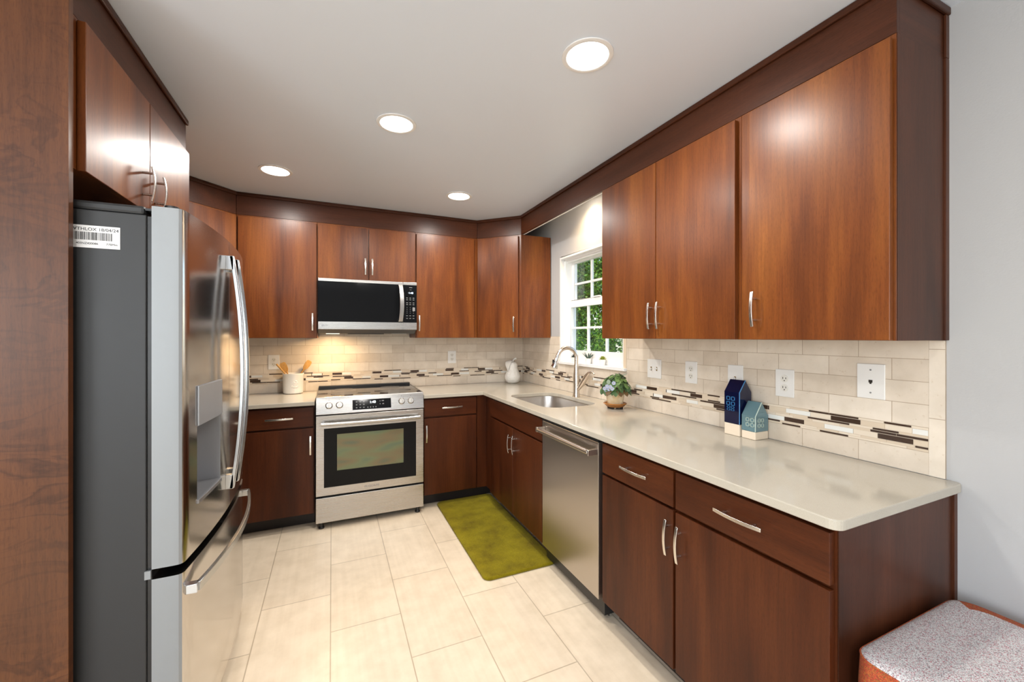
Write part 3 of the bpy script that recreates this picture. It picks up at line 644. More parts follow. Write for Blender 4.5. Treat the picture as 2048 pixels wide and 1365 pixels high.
# ------------------------------------------------------------------ range
rx0, rx1 = -.106, .656
rg = thing('range', ((rx0+rx1)/2,3.5,0), 'stainless slide-in electric range with oven window', 'range')
m = MB(); m.box(rx0,rx1,3.245,YB-.012,.047,.24); m.box(rx0,rx1,3.245,YB-.012,.77,.93); m.box(rx0,rx0+.10,3.245,YB-.012,.24,.77); m.box(rx1-.10,rx1,3.245,YB-.012,.24,.77); m.box(rx0+.1,rx1-.1,3.70,YB-.012,.24,.77)
m.build('body', BLACK, rg)
CAV = simple('oven_enamel', (.10,.10,.10,1), .5)
m = MB(); m.box(rx0+.101,rx0+.105,3.25,3.69,.245,.765); m.box(rx1-.105,rx1-.101,3.25,3.69,.245,.765); m.box(rx0+.105,rx1-.105,3.685,3.699,.245,.765); m.box(rx0+.105,rx1-.105,3.25,3.685,.241,.246); m.box(rx0+.105,rx1-.105,3.25,3.685,.764,.769); m.build('cavity', CAV, rg)
for z in (.43,.545,.615):
    m = MB(); m.tube([(rx0+.107,3.262,z),(rx1-.107,3.262,z)], .0032, 8); m.tube([(rx0+.107,3.67,z),(rx1-.107,3.67,z)], .003, 8)
    for i in range(15): x = rx0+.13+i*.036; m.tube([(x,3.262,z+.003),(x,3.67,z+.003)], .0018, 6)
    m.build('rack', CHROME, rg, smooth=60)
box(rx0+.003, rx1-.003, 3.235, 3.800, .9305, .940).build('cooktop', COOK, rg, bevel=.001)
m = MB(); m.box(rx0+.003, rx1-.003, 3.8005, YB-.012, .9305, .957); m.build('rear_vent', BLACK, rg, bevel=.003)
for xa in (rx0, rx1-.0028): box(xa, xa+.0028, 3.235, YB-.012, .9305, .942).build('side_trim', STEELY, rg)
RING = simple('burner_print', (.06,.06,.06,1), .2)
for cx, cy, r_ in ((.09,3.40,.095),(.46,3.39,.11),(.09,3.66,.075),(.46,3.66,.085)):
    MB().lathe((cx,cy,.9401), [(r_,0),(r_,.0002),(r_-.002,.0002),(r_-.002,0),(r_,0)], 48).build('burner_ring', RING, rg)
# sloped control panel
pb, pt = V((0,3.186,.822)), V((0,3.216,.943)); up = (pt-pb).normalized(); nr = V((0,-up.z,up.y))
cp = MB().prism([(3.186,.822),(3.216,.943),(3.234,.943),(3.234,.93),(3.244,.93),(3.244,.822)], rx0, rx1, 'x').build('control_panel', STEEL, rg, bevel=.003)
def on(x, f, d=0): p = pb.lerp(pt, f)+nr*d; return V((x,p.y,p.z))
def quad_plate(parent, name, x0, x1, f0, f1, d0, d1, mat):
    a = [on(x0,f0,d0),on(x1,f0,d0),on(x1,f1,d0),on(x0,f1,d0)]; b_ = [on(x0,f0,d1),on(x1,f0,d1),on(x1,f1,d1),on(x0,f1,d1)]
    return MB().add(a+b_, [(3,2,1,0),(4,5,6,7),(0,1,5,4),(1,2,6,5),(2,3,7,6),(3,0,4,7)]).build(name, mat, parent)
dpl = quad_plate(cp, 'display', .137, .409, .16, .74, .0003, .0016, BGLASS)
text('clock', '1:40', DIGIT, dpl, on(.277,.56,.002), .026, (1,0,0), up)
def marks(parent, items, mat=PRINT, name='print'):
    m = MB()
    for x, f, wd, hh in items:
        a = [on(x-wd/2,f-hh/2,.0017),on(x+wd/2,f-hh/2,.0017),on(x+wd/2,f+hh/2,.0017),on(x-wd/2,f+hh/2,.0017)]; m.add(a, [(0,1,2,3)])
    return m.build(name, mat, parent, recalc=False)
marks(dpl, [(x,f,.010,.05) for x in (.165,.19,.215) for f in (.62,.45,.28)]+[(x,.27,.007,.06) for x in (.243,.262,.281,.300)]+[(.33,.60,.005,.06),(.35,.61,.016,.05),(.33,.43,.005,.06),(.352,.43,.012,.05)])
for x in (-.020,.049,.487,.556):
    k = MB().lathe(on(x,.50,.0003), [(.0245,0),(.0245,.006),(.021,.010),(.020,.022),(.018,.024)], 28, axis=nr).build('knob', NICKEL, cp, smooth=40)
    c0 = on(x,.50,.030); m = MB(); m.strip([c0-up*.020, c0+up*.020], (1,0,0), .009, .012); m.build('grip', NICKEL, k, bevel=.002)
    marks(cp, [(x,.82,.004,.02)], INK, 'print')
od = box(rx0, rx1, 3.198, 3.243, .240, .813); odo = od.build('oven_door', STEEL, rg)
cut(odo, MB().box(.033,.502,3.15,3.30,.412,.674)); bv = odo.modifiers.new('bevel','BEVEL'); bv.width = .003; bv.segments = 2; bv.limit_method = 'ANGLE'; bv.angle_limit = math.radians(50)
m = MB(); m.box(-.053,.597,3.1965,3.1978,.298,.412); m.box(-.053,.597,3.1965,3.1978,.674,.720); m.box(-.053,.033,3.1965,3.1978,.412,.674); m.box(.502,.597,3.1965,3.1978,.412,.674)
m.build('glass_border', BGLASS, odo)
box(.033,.502,3.1985,3.2015,.412,.674).build('window', OVENP, odo)
text('brand_print', 'FRIGIDAIRE', PRINT, odo, (.272,3.1976,.268), .021, (1,0,0), (0,0,1))
m = MB(); hp = []
for i in range(21):
    t = i/10-1; hp.append((.275+.345*t, 3.150-.012*(1-t*t), .760))
m.tube(hp, .0135, 14)
for x in (-.055,.605): m.tube([(x,3.1975,.760),(x,3.152,.760)], .011, 12)
m.build('handle', STEEL, odo, smooth=50)
box(rx0, rx1, 3.202, 3.244, .047, .225).build('storage_drawer', STEEL, rg, bevel=.003)
for x in (-.07,.615):
    for y in (3.235,3.79): MB().lathe((x,y,0), [(.020,0),(.020,.010),(.014,.016),(.012,.047)], 16).build('foot', BLACK, rg, smooth=40)

# ------------------------------------------------------------------ microwave
mw = thing('microwave', (.275,3.65,1.42), 'stainless over-the-range microwave with black glass door', 'microwave')
m = MB(); m.prism([(3.500,1.4345),(3.500,1.8335),(YB-.009,1.8335),(YB-.009,1.404),(3.560,1.404)], -.0995, .6535, 'x'); m.build('body', simple('microwave_shell',(.10,.10,.10,1),.4), mw)
MX = .540
dm = box(-.099,MX-.001,3.4625,3.499,1.4355,1.831).build('door', STEEL, mw, bevel=.002)
box(-.099,MX-.001,3.4615,3.4624,1.4948,1.8087).build('door_glass', BGLASS, dm)
m = MB(); hp = [(.516+.010*(1-t*t), 3.440-.014*(1-t*t), 1.653+.152*t) for t in [i/8-1 for i in range(17)]]
m.strip(hp, (1,0,0), .034, .010); m.box(.501,.531,3.441,3.4632,1.782,1.804); m.box(.501,.531,3.441,3.4632,1.502,1.524); m.build('handle', STEELZ, dm, bevel=.002, smooth=40)
pm = box(MX+.0005,.652,3.4625,3.499,1.4355,1.831).build('control_panel', STEEL, mw, bevel=.002)
cg = box(MX+.0005,.652,3.4615,3.4624,1.4948,1.8087).build('keypad', BGLASS, pm)
text('clock', '·1:40', MDIGIT, cg, (.601,3.4610,1.742), .022, (1,0,0), (0,0,1))
m = MB()
for r_, z in enumerate((1.700,1.685,1.660,1.645,1.622,1.606,1.590,1.574,1.552,1.530)):
    for x in (.572,.598,.625):
        wd = .014 if r_ < 4 or r_ > 7 else .004; m.box(x-wd/2,x+wd/2,3.4608,3.4613,z-.0025,z+.0025)
m.build('key_print', PRINT, cg); m = MB(); m.box(.590,.614,3.4608,3.4613,1.786,1.790); m.box(.594,.610,3.4608,3.4613,1.768,1.770); m.build('heading_print', PRINT, cg); box(.617,.637,3.4604,3.4607,1.592,1.622).build('start_key', PRINT, cg)
MB().lathe((-.066,3.4617,1.466), [(.0085,0),(.0085,.0006)], 20, axis=(0,-1,0)).build('emblem', CHROME, dm)
text('brand_print', 'LG', PRINT, dm, (-.044,3.4615,1.466), .019, (1,0,0), (0,0,1))
text('brand_print', 'i', PRINT, dm, (.42,3.4615,1.466), .010, (1,0,0), (0,0,1))
hl = box(-.045,.055,3.600,3.680,1.400,1.4035).build('lamp_cover', HLENS, mw); hl['label'] = 'lit warm lamp cover'
box(.470,.590,3.600,3.680,1.400,1.4035).build('lamp_cover', WHITEP, mw)
box(.120,.400,3.58,3.80,1.399,1.4035).build('vent_filter', BLACK, mw)
lamp('hood_lamp', 'AREA', (.005,3.61,1.390), (0,0,0), E_HOOD, WARMER, shape='RECTANGLE', size=.10, size_y=.08)

# ------------------------------------------------------------------ dishwasher
dw = thing('dishwasher', (1.5,1.91,0), 'stainless dishwasher with bar handle between the sink cabinet and drawers', 'dishwasher')
box(1.205,XW-.03,1.620,2.200,.03,BT-.004).build('tub', BLACK, dw)
dd = box(1.172,1.2035,1.626,2.196,.112,.868).build('door', STEELY, dw, bevel=.002)
box(1.1725,1.2035,1.626,2.196,.8685,.880).build('control_strip', BLACK, dw)
box(1.230,1.2345,1.622,2.198,.02,.110).build('toe_panel', BLACK, dw)
m = MB(); m.tube([(1.128,1.640,.822),(1.128,2.170,.822)], .0145, 16)
for y in (1.640,2.170): m.box(1.116,1.1718,y-.010,y+.010,.808,.836)
m.build('handle', STEELY, dd, bevel=.002, smooth=40)

# ------------------------------------------------------------------ floor mat and ottoman
mt = MB().prism(rr(.782,1.252,2.147,3.318,.045), .0, .020).build('kitchen_mat', OLIVE, None, bevel=.008, seg=3)
tag(mt, 'olive green plush mat on the floor in front of the sink', 'floor mat')
ot = thing('ottoman', (1.54,.35,0), 'red-orange woven ottoman with grey top at the lower right corner', 'ottoman')
def cushion(m, x0, x1, y0, y1, levels, n=8):
    rings = [[(x,y,z+dz*(1-((x-(x0+x1)/2)/((x1-x0)/2))**2)*(1-((y-(y0+y1)/2)/((y1-y0)/2))**2)) for x, y in rr(x0+i,x1-i,y0+i,y1-i,max(.012,r))] for i, z, r, dz in levels]
    k = len(rings[0]); vs = [p for q in rings for p in q]
    fs = [(i*k+j,i*k+(j+1)%k,(i+1)*k+(j+1)%k,(i+1)*k+j) for i in range(len(rings)-1) for j in range(k)]
    return m.add(vs, fs+[tuple(range(k))[::-1], tuple(range((len(rings)-1)*k,len(rings)*k))])
OX0, OX1, OY0, OY1 = 1.206, 1.778, -.02, .612
m = MB(); cushion(m, OX0, OX1, OY0, OY1, [(.03,.06,.05,0),(.012,.07,.06,0),(.002,.20,.07,0),(.0,.36,.07,0),(.004,.50,.06,0),(.009,.567,.05,0)]); m.build('side_cover', W_SIDE, ot, smooth=60)
m = MB(); cushion(m, OX0, OX1, OY0, OY1, [(.009,.568,.05,0),(.013,.574,.05,0),(.024,.580,.05,.001),(.055,.583,.05,.004),(.085,.584,.05,.006),(.12,.585,.05,.007),(.2,.586,.03,.009)]); m.m = [1 if (lambda c: len(f) == 4 and c.z < .583 and (c.x-(OX0+OX1)/2)/(OX1-OX0) > abs(c.y-(OY0+OY1)/2)/(OY1-OY0)-.03)(sum((m.v[i] for i in f), V((0,0,0)))/len(f)) else 0 for f in m.f]; tp = m.build('top_cover', [W_TOP, W_SIDE], ot, smooth=80); tp['label'] = 'grey and pink woven top'
m = MB(); pp = [(x,y,.5685) for x, y in rr(OX0+.010,OX1-.010,OY0+.010,OY1-.010,.05)]; m.tube(pp+[pp[0]], .0028, 8); m.build('piping', W_SIDE, ot, smooth=60)
for x in (OX0+.07,OX1-.07):
    for y in (OY0+.07,OY1-.07): MB().lathe((x,y,0), [(.018,0),(.022,.06)], 12).build('foot', KICK, ot, smooth=40)

# ------------------------------------------------------------------ outlets and switches
def outlet(loc, out, label, group):
    o = V(out); rt = V((0,0,1)).cross(o)  # to the right when facing it
    L = V(loc); t = thing('wall_outlet', loc, label, 'outlet', group)
    def bx(m, a0, a1, z0, z1, d0, d1):
        c = [L+rt*a+o*d+V((0,0,z)) for d in (d0,d1) for a, z in ((a0,z0),(a1,z0),(a1,z1),(a0,z1))]; m.add(c, [(3,2,1,0),(4,5,6,7),(0,1,5,4),(1,2,6,5),(2,3,7,6),(3,0,4,7)])
    m = MB(); bx(m,-.040,.040,-.060,.060,.0002,.005); p = m.build('plate', WHITEP, t, bevel=.0015)
    for z in (.020,-.020):
        m = MB(); m.lathe(L+o*.005+V((0,0,z)), [(.0165,0),(.0165,.0012)], 20, axis=o); rc = m.build('receptacle', simple('ivory_plastic_'+name_id(),(.74,.72,.66,1),.35), p)
        m = MB(); bx(m,-.0075,-.0050,z-.002,z+.007,.0062,.0066); bx(m,.0050,.0075,z-.002,z+.006,.0062,.0066); m.lathe(L+o*.0062+V((0,0,z-.0085)), [(.0026,0),(.0026,.0004)], 10, axis=o); m.build('slots', SLOT, rc)
    m = MB(); m.lathe(L+o*.005, [(.0025,0),(.0025,.0008)], 10, axis=o); m.build('screw', WHITEP, p)
    return t
_nid = [0]
def name_id(): _nid[0] += 1; return 'abcdefghijklmnopqrstuvwxyz'[_nid[0] % 26]
GO = 'white duplex outlets on the backsplash'
YO = YB-T-.0002; XO = XW-T-.0002
outlet((-.437,YO,1.168), (0,-1,0), 'white duplex outlet behind the utensil crock', GO)
outlet((1.064,YO,1.180), (0,-1,0), 'white duplex outlet on the back wall right of the range', GO)
outlet((XO,1.666,1.180), (-1,0,0), 'white duplex outlet right of the double switch', GO)
outlet((XO,1.155,1.174), (-1,0,0), 'white duplex outlet right of the blue houses', GO)
def plate(name, cat, label, y, z, hw, hh):
    t = thing(name, (XO,y,z), label, cat); box(XO-.005,XO,y-hw,y+hw,z-hh,z+hh).build('plate', WHITEP, t, bevel=.002); return t
def toggle(t, y, z, tilt): 
    box(XO-.0056,XO-.005,y-.005,y+.005,z-.012,z+.012).build('toggle_slot', BRASS, t)
    MB().strip([(XO-.005,y,z),(XO-.017,y,z+tilt)], (0,1,0), .007, .009).build('toggle', WHITEP, t, bevel=.001)
t = plate('light_switch', 'switch', 'white double toggle switch plate right of the window', 1.949, 1.180, .058, .058); toggle(t, 1.972, 1.180, -.006); toggle(t, 1.926, 1.180, .006)
t = plate('light_switch', 'switch', 'white single toggle switch plate behind the tall blue house', 1.395, 1.178, .041, .060); toggle(t, 1.395, 1.170, .006)
t = plate('phone_jack', 'phone jack', 'white phone jack plate at the right end of the backsplash', .842, 1.214, .043, .064)
m = MB(); m.box(XO-.0056,XO-.005,.836,.848,1.209,1.219); m.box(XO-.0056,XO-.005,.839,.845,1.204,1.209); m.build('jack_opening', SLOT, t)
for z in (1.256,1.172): MB().lathe((XO-.005,.842,z), [(.0032,0),(.0032,.001)], 10, axis=(-1,0,0)).build('screw', PRINT, t)

# ------------------------------------------------------------------ recessed lights
def downlight(p, label, e, col=WARM, spread=180):
    t = thing('recessed_light', p, label, 'ceiling light', 'recessed ceiling lights')
    MB().lathe((p[0],p[1],p[2]-.006), [(.079,.0055),(.097,.0055),(.096,.002),(.083,-.001),(.079,.001),(.079,.0055)], 40).build('trim_ring', TRIMW, t, smooth=50)
    MB().lathe((p[0],p[1],p[2]-.006), [(.0,.002),(.0785,.002),(.0785,.0055)], 40).build('lens', LENS, t, smooth=50)
    lamp('recessed_lamp', 'AREA', (p[0],p[1],p[2]-.012), (0,0,0), e, col, shape='DISK', size=.15, spread=math.radians(spread))
    return t
Z0 = ZC-.0006
downlight((.886,1.298,Z0), 'round recessed ceiling light largest and nearest, upper right of centre', E_DOWN)
downlight((.295,2.098,Z0), 'round recessed ceiling light in the middle of the ceiling', E_DOWN)
downlight((-.332,3.006,Z0), 'round recessed ceiling light nearest the refrigerator', E_DOWN)
downlight((.880,2.989,Z0), 'round recessed ceiling light smallest, near the corner over the range side', E_DOWN)
downlight((1.690,2.60,Z0), 'recessed light hidden behind the fascia board above the sink window', E_SINK, (1.0,.70,.40), 128)
downlight((-.5,.1,Z0), 'recessed ceiling light behind the camera on the left', E_DOWN)
downlight((.5,-1.0,Z0), 'recessed ceiling light behind the camera on the right', E_DOWN)

# ------------------------------------------------------------------ things on the counter
cr = thing('utensil_crock', (-.290,3.772,CT), 'white ceramic crock holding wooden utensils left of the range', 'crock')
MB().lathe((-.290,3.772,CT), [(.064,.0005),(.072,.006),(.075,.02),(.076,.150),(.079,.156),(.079,.165),(.073,.165),(.071,.150),(.070,.015),(.0,.012)], 40).build('pot', WHITEG, cr, smooth=40)
def crs(a, z, d=.001): # point on the crock face, a = angle from -y towards +x
    return V((-.290+(.0755+d)*math.sin(a), 3.772-(.0755+d)*math.cos(a), CT+z))
m = MB(); m.tube([crs(.15+a*.01-.0, z) for a, z in ((-10,.062),(0,.064),(10,.060),(22,.062),(34,.066),(40,.060),(34,.054),(20,.056),(8,.053),(-6,.054),(-10,.062))], .0018, 8)
for a, z in ((.18,.095),(.28,.108),(.40,.104),(.48,.092)): m.lathe(crs(a,z,-.001), [(0,.002),(.005,.0015),(.006,0)], 10, axis=(math.sin(a),-math.cos(a),0))
m.tube([crs(-.02,.068),crs(-.06,.074),crs(-.09,.066),crs(-.06,.058),crs(-.02,.060)], .002, 8)
m.build('raised_emblem', WHITEG, cr, smooth=60)
def utensil(name, base, tip, label, wd, kind):
    base = V(base); tip = V(tip); d = (tip-base).normalized(); sd = d.cross(V((0,1,0))).normalized(); m = MB()
    L = (tip-base).length; bl = .088 if kind != 'stick' else .0
    if kind == 'stick': m.tube([base, base.lerp(tip,.5), tip], [.0042,.005,.0082], 10)
    else:
        s = tip-d*bl; m.tube([base, s-d*.01, s+d*.01], [.005,.0058,.006], 10)
        pr = [(0,.25),(.25,.8),(.6,1),(.9,.9),(1,.55)]; thn = .0035; nn = d.cross(sd).normalized(); vs = []
        for t_, w_ in pr:
            for a, b_ in ((-1,-1),(1,-1),(1,1),(-1,1)): vs.append(s+d*(bl*t_)+sd*(a*wd/2*w_)+nn*(b_*thn/2))
        k = len(pr); m.add(vs, [(i*4+j,i*4+(j+1)%4,(i+1)*4+(j+1)%4,(i+1)*4+j) for i in range(k-1) for j in range(4)]+[(3,2,1,0),tuple(range(4*k-4,4*k))])
    o = m.build(name, UTW, None, bevel=.0008, smooth=50); tag(o, label, 'utensil', 'wooden utensils in the crock'); return o
utensil('wooden_spoon', (-.238,3.768,CT+.018), (-.408,3.752,1.158), 'thin wooden utensil handle leaning to the left in the white crock', .02, 'stick')
utensil('wooden_spatula', (-.265,3.772,CT+.016), (-.372,3.775,1.166), 'wide wooden spatula in the middle of the white crock', .050, 'blade')
utensil('wooden_turner', (-.328,3.795,CT+.018), (-.168,3.80,1.176), 'wooden turner leaning to the right in the white crock', .046, 'blade')
pe = thing('ceramic_pear', (1.650,3.722,CT), 'white textured ceramic pear ornament in the counter corner', 'ornament')
MB().lathe((1.650,3.722,CT), [(.0,.0005),(.045,.001),(.066,.016),(.078,.045),(.079,.068),(.070,.100),(.056,.130),(.048,.155),(.049,.175),(.046,.195),(.033,.210),(.012,.214),(.0,.213)], 36).build('body', None or simple('textured_white_glaze',(.80,.78,.73,1),.4), pe, smooth=60)
nt = pe.children[0].data.materials[0].node_tree; vo = nt.nodes.new('ShaderNodeTexVoronoi'); vo.inputs['Scale'].default_value = 55; tcn = nt.nodes.new('ShaderNodeTexCoord'); bn = nt.nodes.new('ShaderNodeBump'); bn.inputs['Strength'].default_value = .8; bn.inputs['Distance'].default_value = .004
nt.links.new(tcn.outputs['Object'], vo.inputs['Vector']); nt.links.new(vo.outputs['Distance'], bn.inputs['Height']); nt.links.new(bn.outputs['Normal'], nt.nodes['Principled BSDF'].inputs['Normal'])
MB().tube([(1.650,3.722,CT+.210),(1.656,3.720,CT+.228),(1.668,3.714,CT+.242),(1.684,3.708,CT+.246)], [.010,.008,.009,.011], 12).build('stem', WHITEG, pe, smooth=60)
m = MB(); lf = []
for i in range(9):
    t_ = i/8; wv_ = .034*math.sin(math.pi*min(1,t_*.95+.05)); c_ = V((1.640-.052*math.sin(t_*1.9), 3.715-.012*t_, CT+.222+.012*math.sin(t_*3)-.105*t_*t_)); lf.append((c_, wv_))
vs = []
for c_, wv_ in lf:
    for a, b_ in ((-1,0),(0,.006),(1,0),(0,-.004)): vs.append(c_+V((.55*a*wv_, -.85*a*wv_+0, 0))+V((0,-b_,b_)))
m.add(vs, [(i*4+j,i*4+(j+1)%4,(i+1)*4+(j+1)%4,(i+1)*4+j) for i in range(8) for j in range(4)]); m.build('leaf', WHITEG, pe, smooth=70)

# little glazed houses
def house(x0, x1, y0, y1, zb, ze, zr, glaze, trimc, label, win_left, win_right):
    h = thing('ceramic_house', ((x0+x1)/2,(y0+y1)/2,CT), label, 'ornament')
    BISQ = simple('cream_bisque', (.70,.60,.47,1), .6)
    box(x0+.0005,x1-.0005,y0+.0005,y1-.0005,CT+.0005,zb).build('unglazed_base', BISQ, h, bevel=.003)
    xm = (x0+x1)/2
    MB().prism([(x0,zb),(x0,ze),(xm,zr),(x1,ze),(x1,zb)], y0, y1, 'y').build('glazed_body', glaze, h, bevel=.003)
    m = MB(); m.tube([(x0+.001,y0+.001,zb+.002),(x0+.001,y0+.001,ze),(xm,y0+.001,zr-.001)], .0022, 8); m.build('edge_glaze', trimc, h, smooth=60)
    m = MB()
    for yy, zz, wd, hh in win_left:
        for a in (-1,1):
            for b_ in (-1,1):
                cy, cz = yy+a*wd*.27, zz+b_*hh*.27; m.box(x0-.0012,x0+.001,cy-wd*.21,cy+wd*.21,cz-hh*.21,cz-hh*.15); m.box(x0-.0012,x0+.001,cy-wd*.21,cy+wd*.21,cz+hh*.15,cz+hh*.21); m.box(x0-.0012,x0+.001,cy-wd*.21,cy-wd*.14,cz-hh*.21,cz+hh*.21); m.box(x0-.0012,x0+.001,cy+wd*.14,cy+wd*.21,cz-hh*.21,cz+hh*.21)
    for xx, zz, wd, hh in win_right:
        for a in (-1,1):
            for b_ in (-1,1):
                cx, cz = xx+a*wd*.27, zz+b_*hh*.27; m.box(cx-wd*.21,cx+wd*.21,y0-.0012,y0+.001,cz-hh*.21,cz-hh*.15); m.box(cx-wd*.21,cx+wd*.21,y0-.0012,y0+.001,cz+hh*.15,cz+hh*.21); m.box(cx-wd*.21,cx-wd*.14,y0-.0012,y0+.001,cz-hh*.21,cz+hh*.21); m.box(cx+wd*.14,cx+wd*.21,y0-.0012,y0+.001,cz-hh*.21,cz+hh*.21)
    m.build('window_relief', trimc, h)
    return h
house(1.724,1.806,1.299,1.380,.969,1.118,1.175, simple('cobalt_glaze',(.004,.006,.032,1),.08), simple('light_blue_glaze',(.05,.20,.42,1),.12), 'tall dark blue glazed ceramic house on the counter', [(1.345,1.075,.046,.044),(1.345,1.040,.040,.022)], [])
house(1.727,1.815,1.224,1.292,.950,1.020,1.083, simple('teal_grey_glaze',(.115,.20,.225,1),.12), simple('pale_teal_glaze',(.42,.52,.46,1),.15), 'small teal grey glazed ceramic house in front of the tall blue one', [(1.250,.992,.042,.042)], [(1.762,.990,.042,.042)])

# African violet
pv = thing('potted_violet', (1.678,2.146,CT), 'potted African violet with lilac flowers on the counter under the window', 'potted plant')
PX, PY = 1.678, 2.146
potm = NT('cream_glaze_pot'); g_ = potm.new('ShaderNodeTexCoord'); n_ = potm.new('ShaderNodeTexNoise', Scale=14.0, Detail=4.0); potm.link(g_.outputs['Object'], n_.inputs['Vector']); r_p = potm.ramp(n_.outputs['Fac'], [(.35,(.62,.45,.25,1)),(.6,(.74,.64,.48,1))]); potm.link(r_p.outputs['Color'], potm.p.inputs['Base Color']); potm.p.inputs['Roughness'].default_value = .3
MB().lathe((PX,PY,CT+.022), [(.0,.0),(.046,.0),(.053,.03),(.061,.080),(.066,.100),(.067,.105),(.061,.105),(.058,.095),(.0,.09)], 32).build('pot', potm.mat, pv, smooth=50)
MB().lathe((PX,PY,CT), [(.0,.012),(.044,.010),(.056,.014),(.072,.031),(.076,.033),(.070,.037),(.054,.021),(.0,.020)], 32).build('saucer', simple('amber_glaze',(.38,.15,.035,1),.25), pv, smooth=50)
m = MB()
for k in range(4): a = k*math.pi/2+.5; m.lathe((PX+.042*math.cos(a),PY+.042*math.sin(a),CT+.0005), [(.010,0),(.012,.012)], 10)
m.build('saucer_feet', KICK, pv)
def leaf(m, base, d, L, wd, droop, mi=0, nrm=None, fold=.12):
    d = V(d).normalized(); sd = d.cross(V((0,0,1)))
    if sd.length < .05: sd = V((1,0,0))
    sd.normalize(); upv = sd.cross(d).normalized(); N = 6; vs = []
    for i in range(N+1):
        t_ = i/N; wv_ = wd/2*math.sin(math.pi*(t_*.9+.1))**.7; c_ = V(base)+d*(L*t_)-V((0,0,1))*droop*t_*t_
        for a in (-1,-.5,0,.5,1): vs.append(c_+sd*(a*wv_)+upv*(abs(a)*wv_*fold*2-.15*wv_*a*a))
    m.add(vs, [(i*5+j,i*5+j+1,(i+1)*5+j+1,(i+1)*5+j) for i in range(N) for j in range(4)], mi)
VL = [leafm('violet_leaf', (.035,.085,.025,1), (.095,.17,.060,1), .55, .15), leafm('violet_leaf_light', (.10,.20,.05,1), (.19,.30,.10,1), .5, .2), leafm('violet_leaf_brown', (.06,.03,.015,1), (.16,.09,.02,1), .6, .1), leafm('violet_leaf_grey', (.14,.20,.14,1), (.26,.33,.25,1), .5, .15)]
m = MB(); rl = random.Random(21)
for k in range(150):
    f_ = (k+.5)/150; ph = math.acos(1-1.12*f_); a = k*2.39996+rl.uniform(-.2,.2)
    ho = V((math.cos(a), math.sin(a), 0)); n_ = ho*math.sin(ph)+V((0,0,math.cos(ph)))
    p_ = V((PX+.004,PY-.002,CT+.118))+V((n_.x*.088, n_.y*.088, n_.z*.105))*rl.uniform(.84,1.04)
    tl = .15+ph*.62+rl.uniform(-.25,.25); d = ho*math.cos(tl)-V((0,0,1))*math.sin(tl); d.rotate(Matrix.Rotation(rl.uniform(-.5,.5),3,n_)); L = rl.uniform(.029,.042)
    leaf(m, p_-d*L*.5, d, L, L*rl.uniform(.74,.9), .006, rl.choice([0,0,1,3,3,1,0]), fold=.06)
leaf(m, (PX+.030,PY-.012,CT+.205), (.75,-.35,.45), .055, .040, .006, 3, fold=.06); leaf(m, (PX+.02,PY+.0,CT+.2), (.5,-.6,.35), .05, .038, .004, 0, fold=.06)
for a, mi in ((-2.2,0),(-1.9,2),(-1.5,2),(-1.1,0),(-.7,1),(-2.7,2),(-.4,2)):
    b0 = V((PX+.066*math.cos(a),PY+.066*math.sin(a),CT+.128)); leaf(m, b0, (math.cos(a)*.8,math.sin(a)*.8,-.25), .048, .042, .026, mi)
m.build('foliage', VL, pv, smooth=80, recalc=False)
FLW = [leafm('violet_petal', (.42,.46,.66,1), (.62,.66,.82,1), .6, .3), simple('violet_eye', (.7,.5,.08,1), .6)]
vw = V((-.52,-.85,.15)).normalized(); vr = V((.85,-.52,0)).normalized(); vu = vw.cross(vr) if vw.cross(vr).z > 0 else -vw.cross(vr)
for a, b_, c_ in ((-.072,.090,.060),(-.058,.104,.068),(-.040,.100,.078),(-.062,.078,.064),(-.028,.088,.084),(-.018,.124,.080),(-.045,.086,.074)):
    m = MB(); C0 = V((PX,PY,CT+.035))+vr*a+V((0,0,b_))+vw*c_
    for k in range(5):
        t_ = 2*math.pi*k/5+a*40; dd_ = (vr*math.cos(t_)+vu*math.sin(t_)+vw*.25).normalized(); s_ = dd_.cross(vw).normalized(); vs = [C0]+[C0+dd_*(.0115*q0)+s_*(.0075*q1)+vw*.002 for q0, q1 in ((.5,-.8),(.95,-.8),(1.15,0),(.95,.8),(.5,.8))]
        m.add(vs, [(0,1,2,3,4,5)], 0)
    m.lathe(C0+vw*.001, [(.0028,0),(.0,.003)], 8, 1, axis=vw); m.build('flower', FLW, pv, recalc=False)

# window-sill pots
def sillpot(y, x, label, kind, r, h):
    z = WZ0+.0005; t = thing('potted_succulent', (x,y,WZ0), label, 'potted plant')
    MB().lathe((x,y,z), [(.0,.0),(r*.80,.0),(r,h),(r*.9,h),(r*.86,h-.006),(.0,h-.008)], 24).build('pot', WHITEG, t, smooth=50)
    m = MB(); q = random.Random(int(y*1000))
    if kind == 'spiky':
        for k in range(11):
            a = k*2.4; el = .75+.06*(k % 5); leaf(m, (x+.006*math.cos(a),y+.006*math.sin(a),z+h-.008), (math.cos(a)*math.cos(el),math.sin(a)*math.cos(el),math.sin(el)), q.uniform(.045,.068), .011, -.004, 0, fold=.5)
        m.build('foliage', [leafm('aloe_leaf',(.035,.07,.055,1),(.12,.18,.14,1),.5,.1)], t, smooth=70, recalc=False)
    else:
        c = ((.20,.26,.02,1),(.40,.44,.06,1)) if kind == 'yellow' else ((.03,.05,.05,1),(.10,.13,.12,1))
        for k in range(20):
            a = k*2.4; el = .15+k*.065; leaf(m, (x+.004*math.cos(a),y+.004*math.sin(a),z+h-.008), (math.cos(a)*math.cos(el),math.sin(a)*math.cos(el),math.sin(el)), .030, .016, -.006, 0, fold=.4)
        m.build('foliage', [leafm('rosette_leaf_'+kind, c[0], c[1], .5, .2)], t, smooth=70, recalc=False)
sillpot(2.716, XW+.030, 'white sill pot with spiky dark succulent right of the faucet neck', 'spiky', .023, .042)
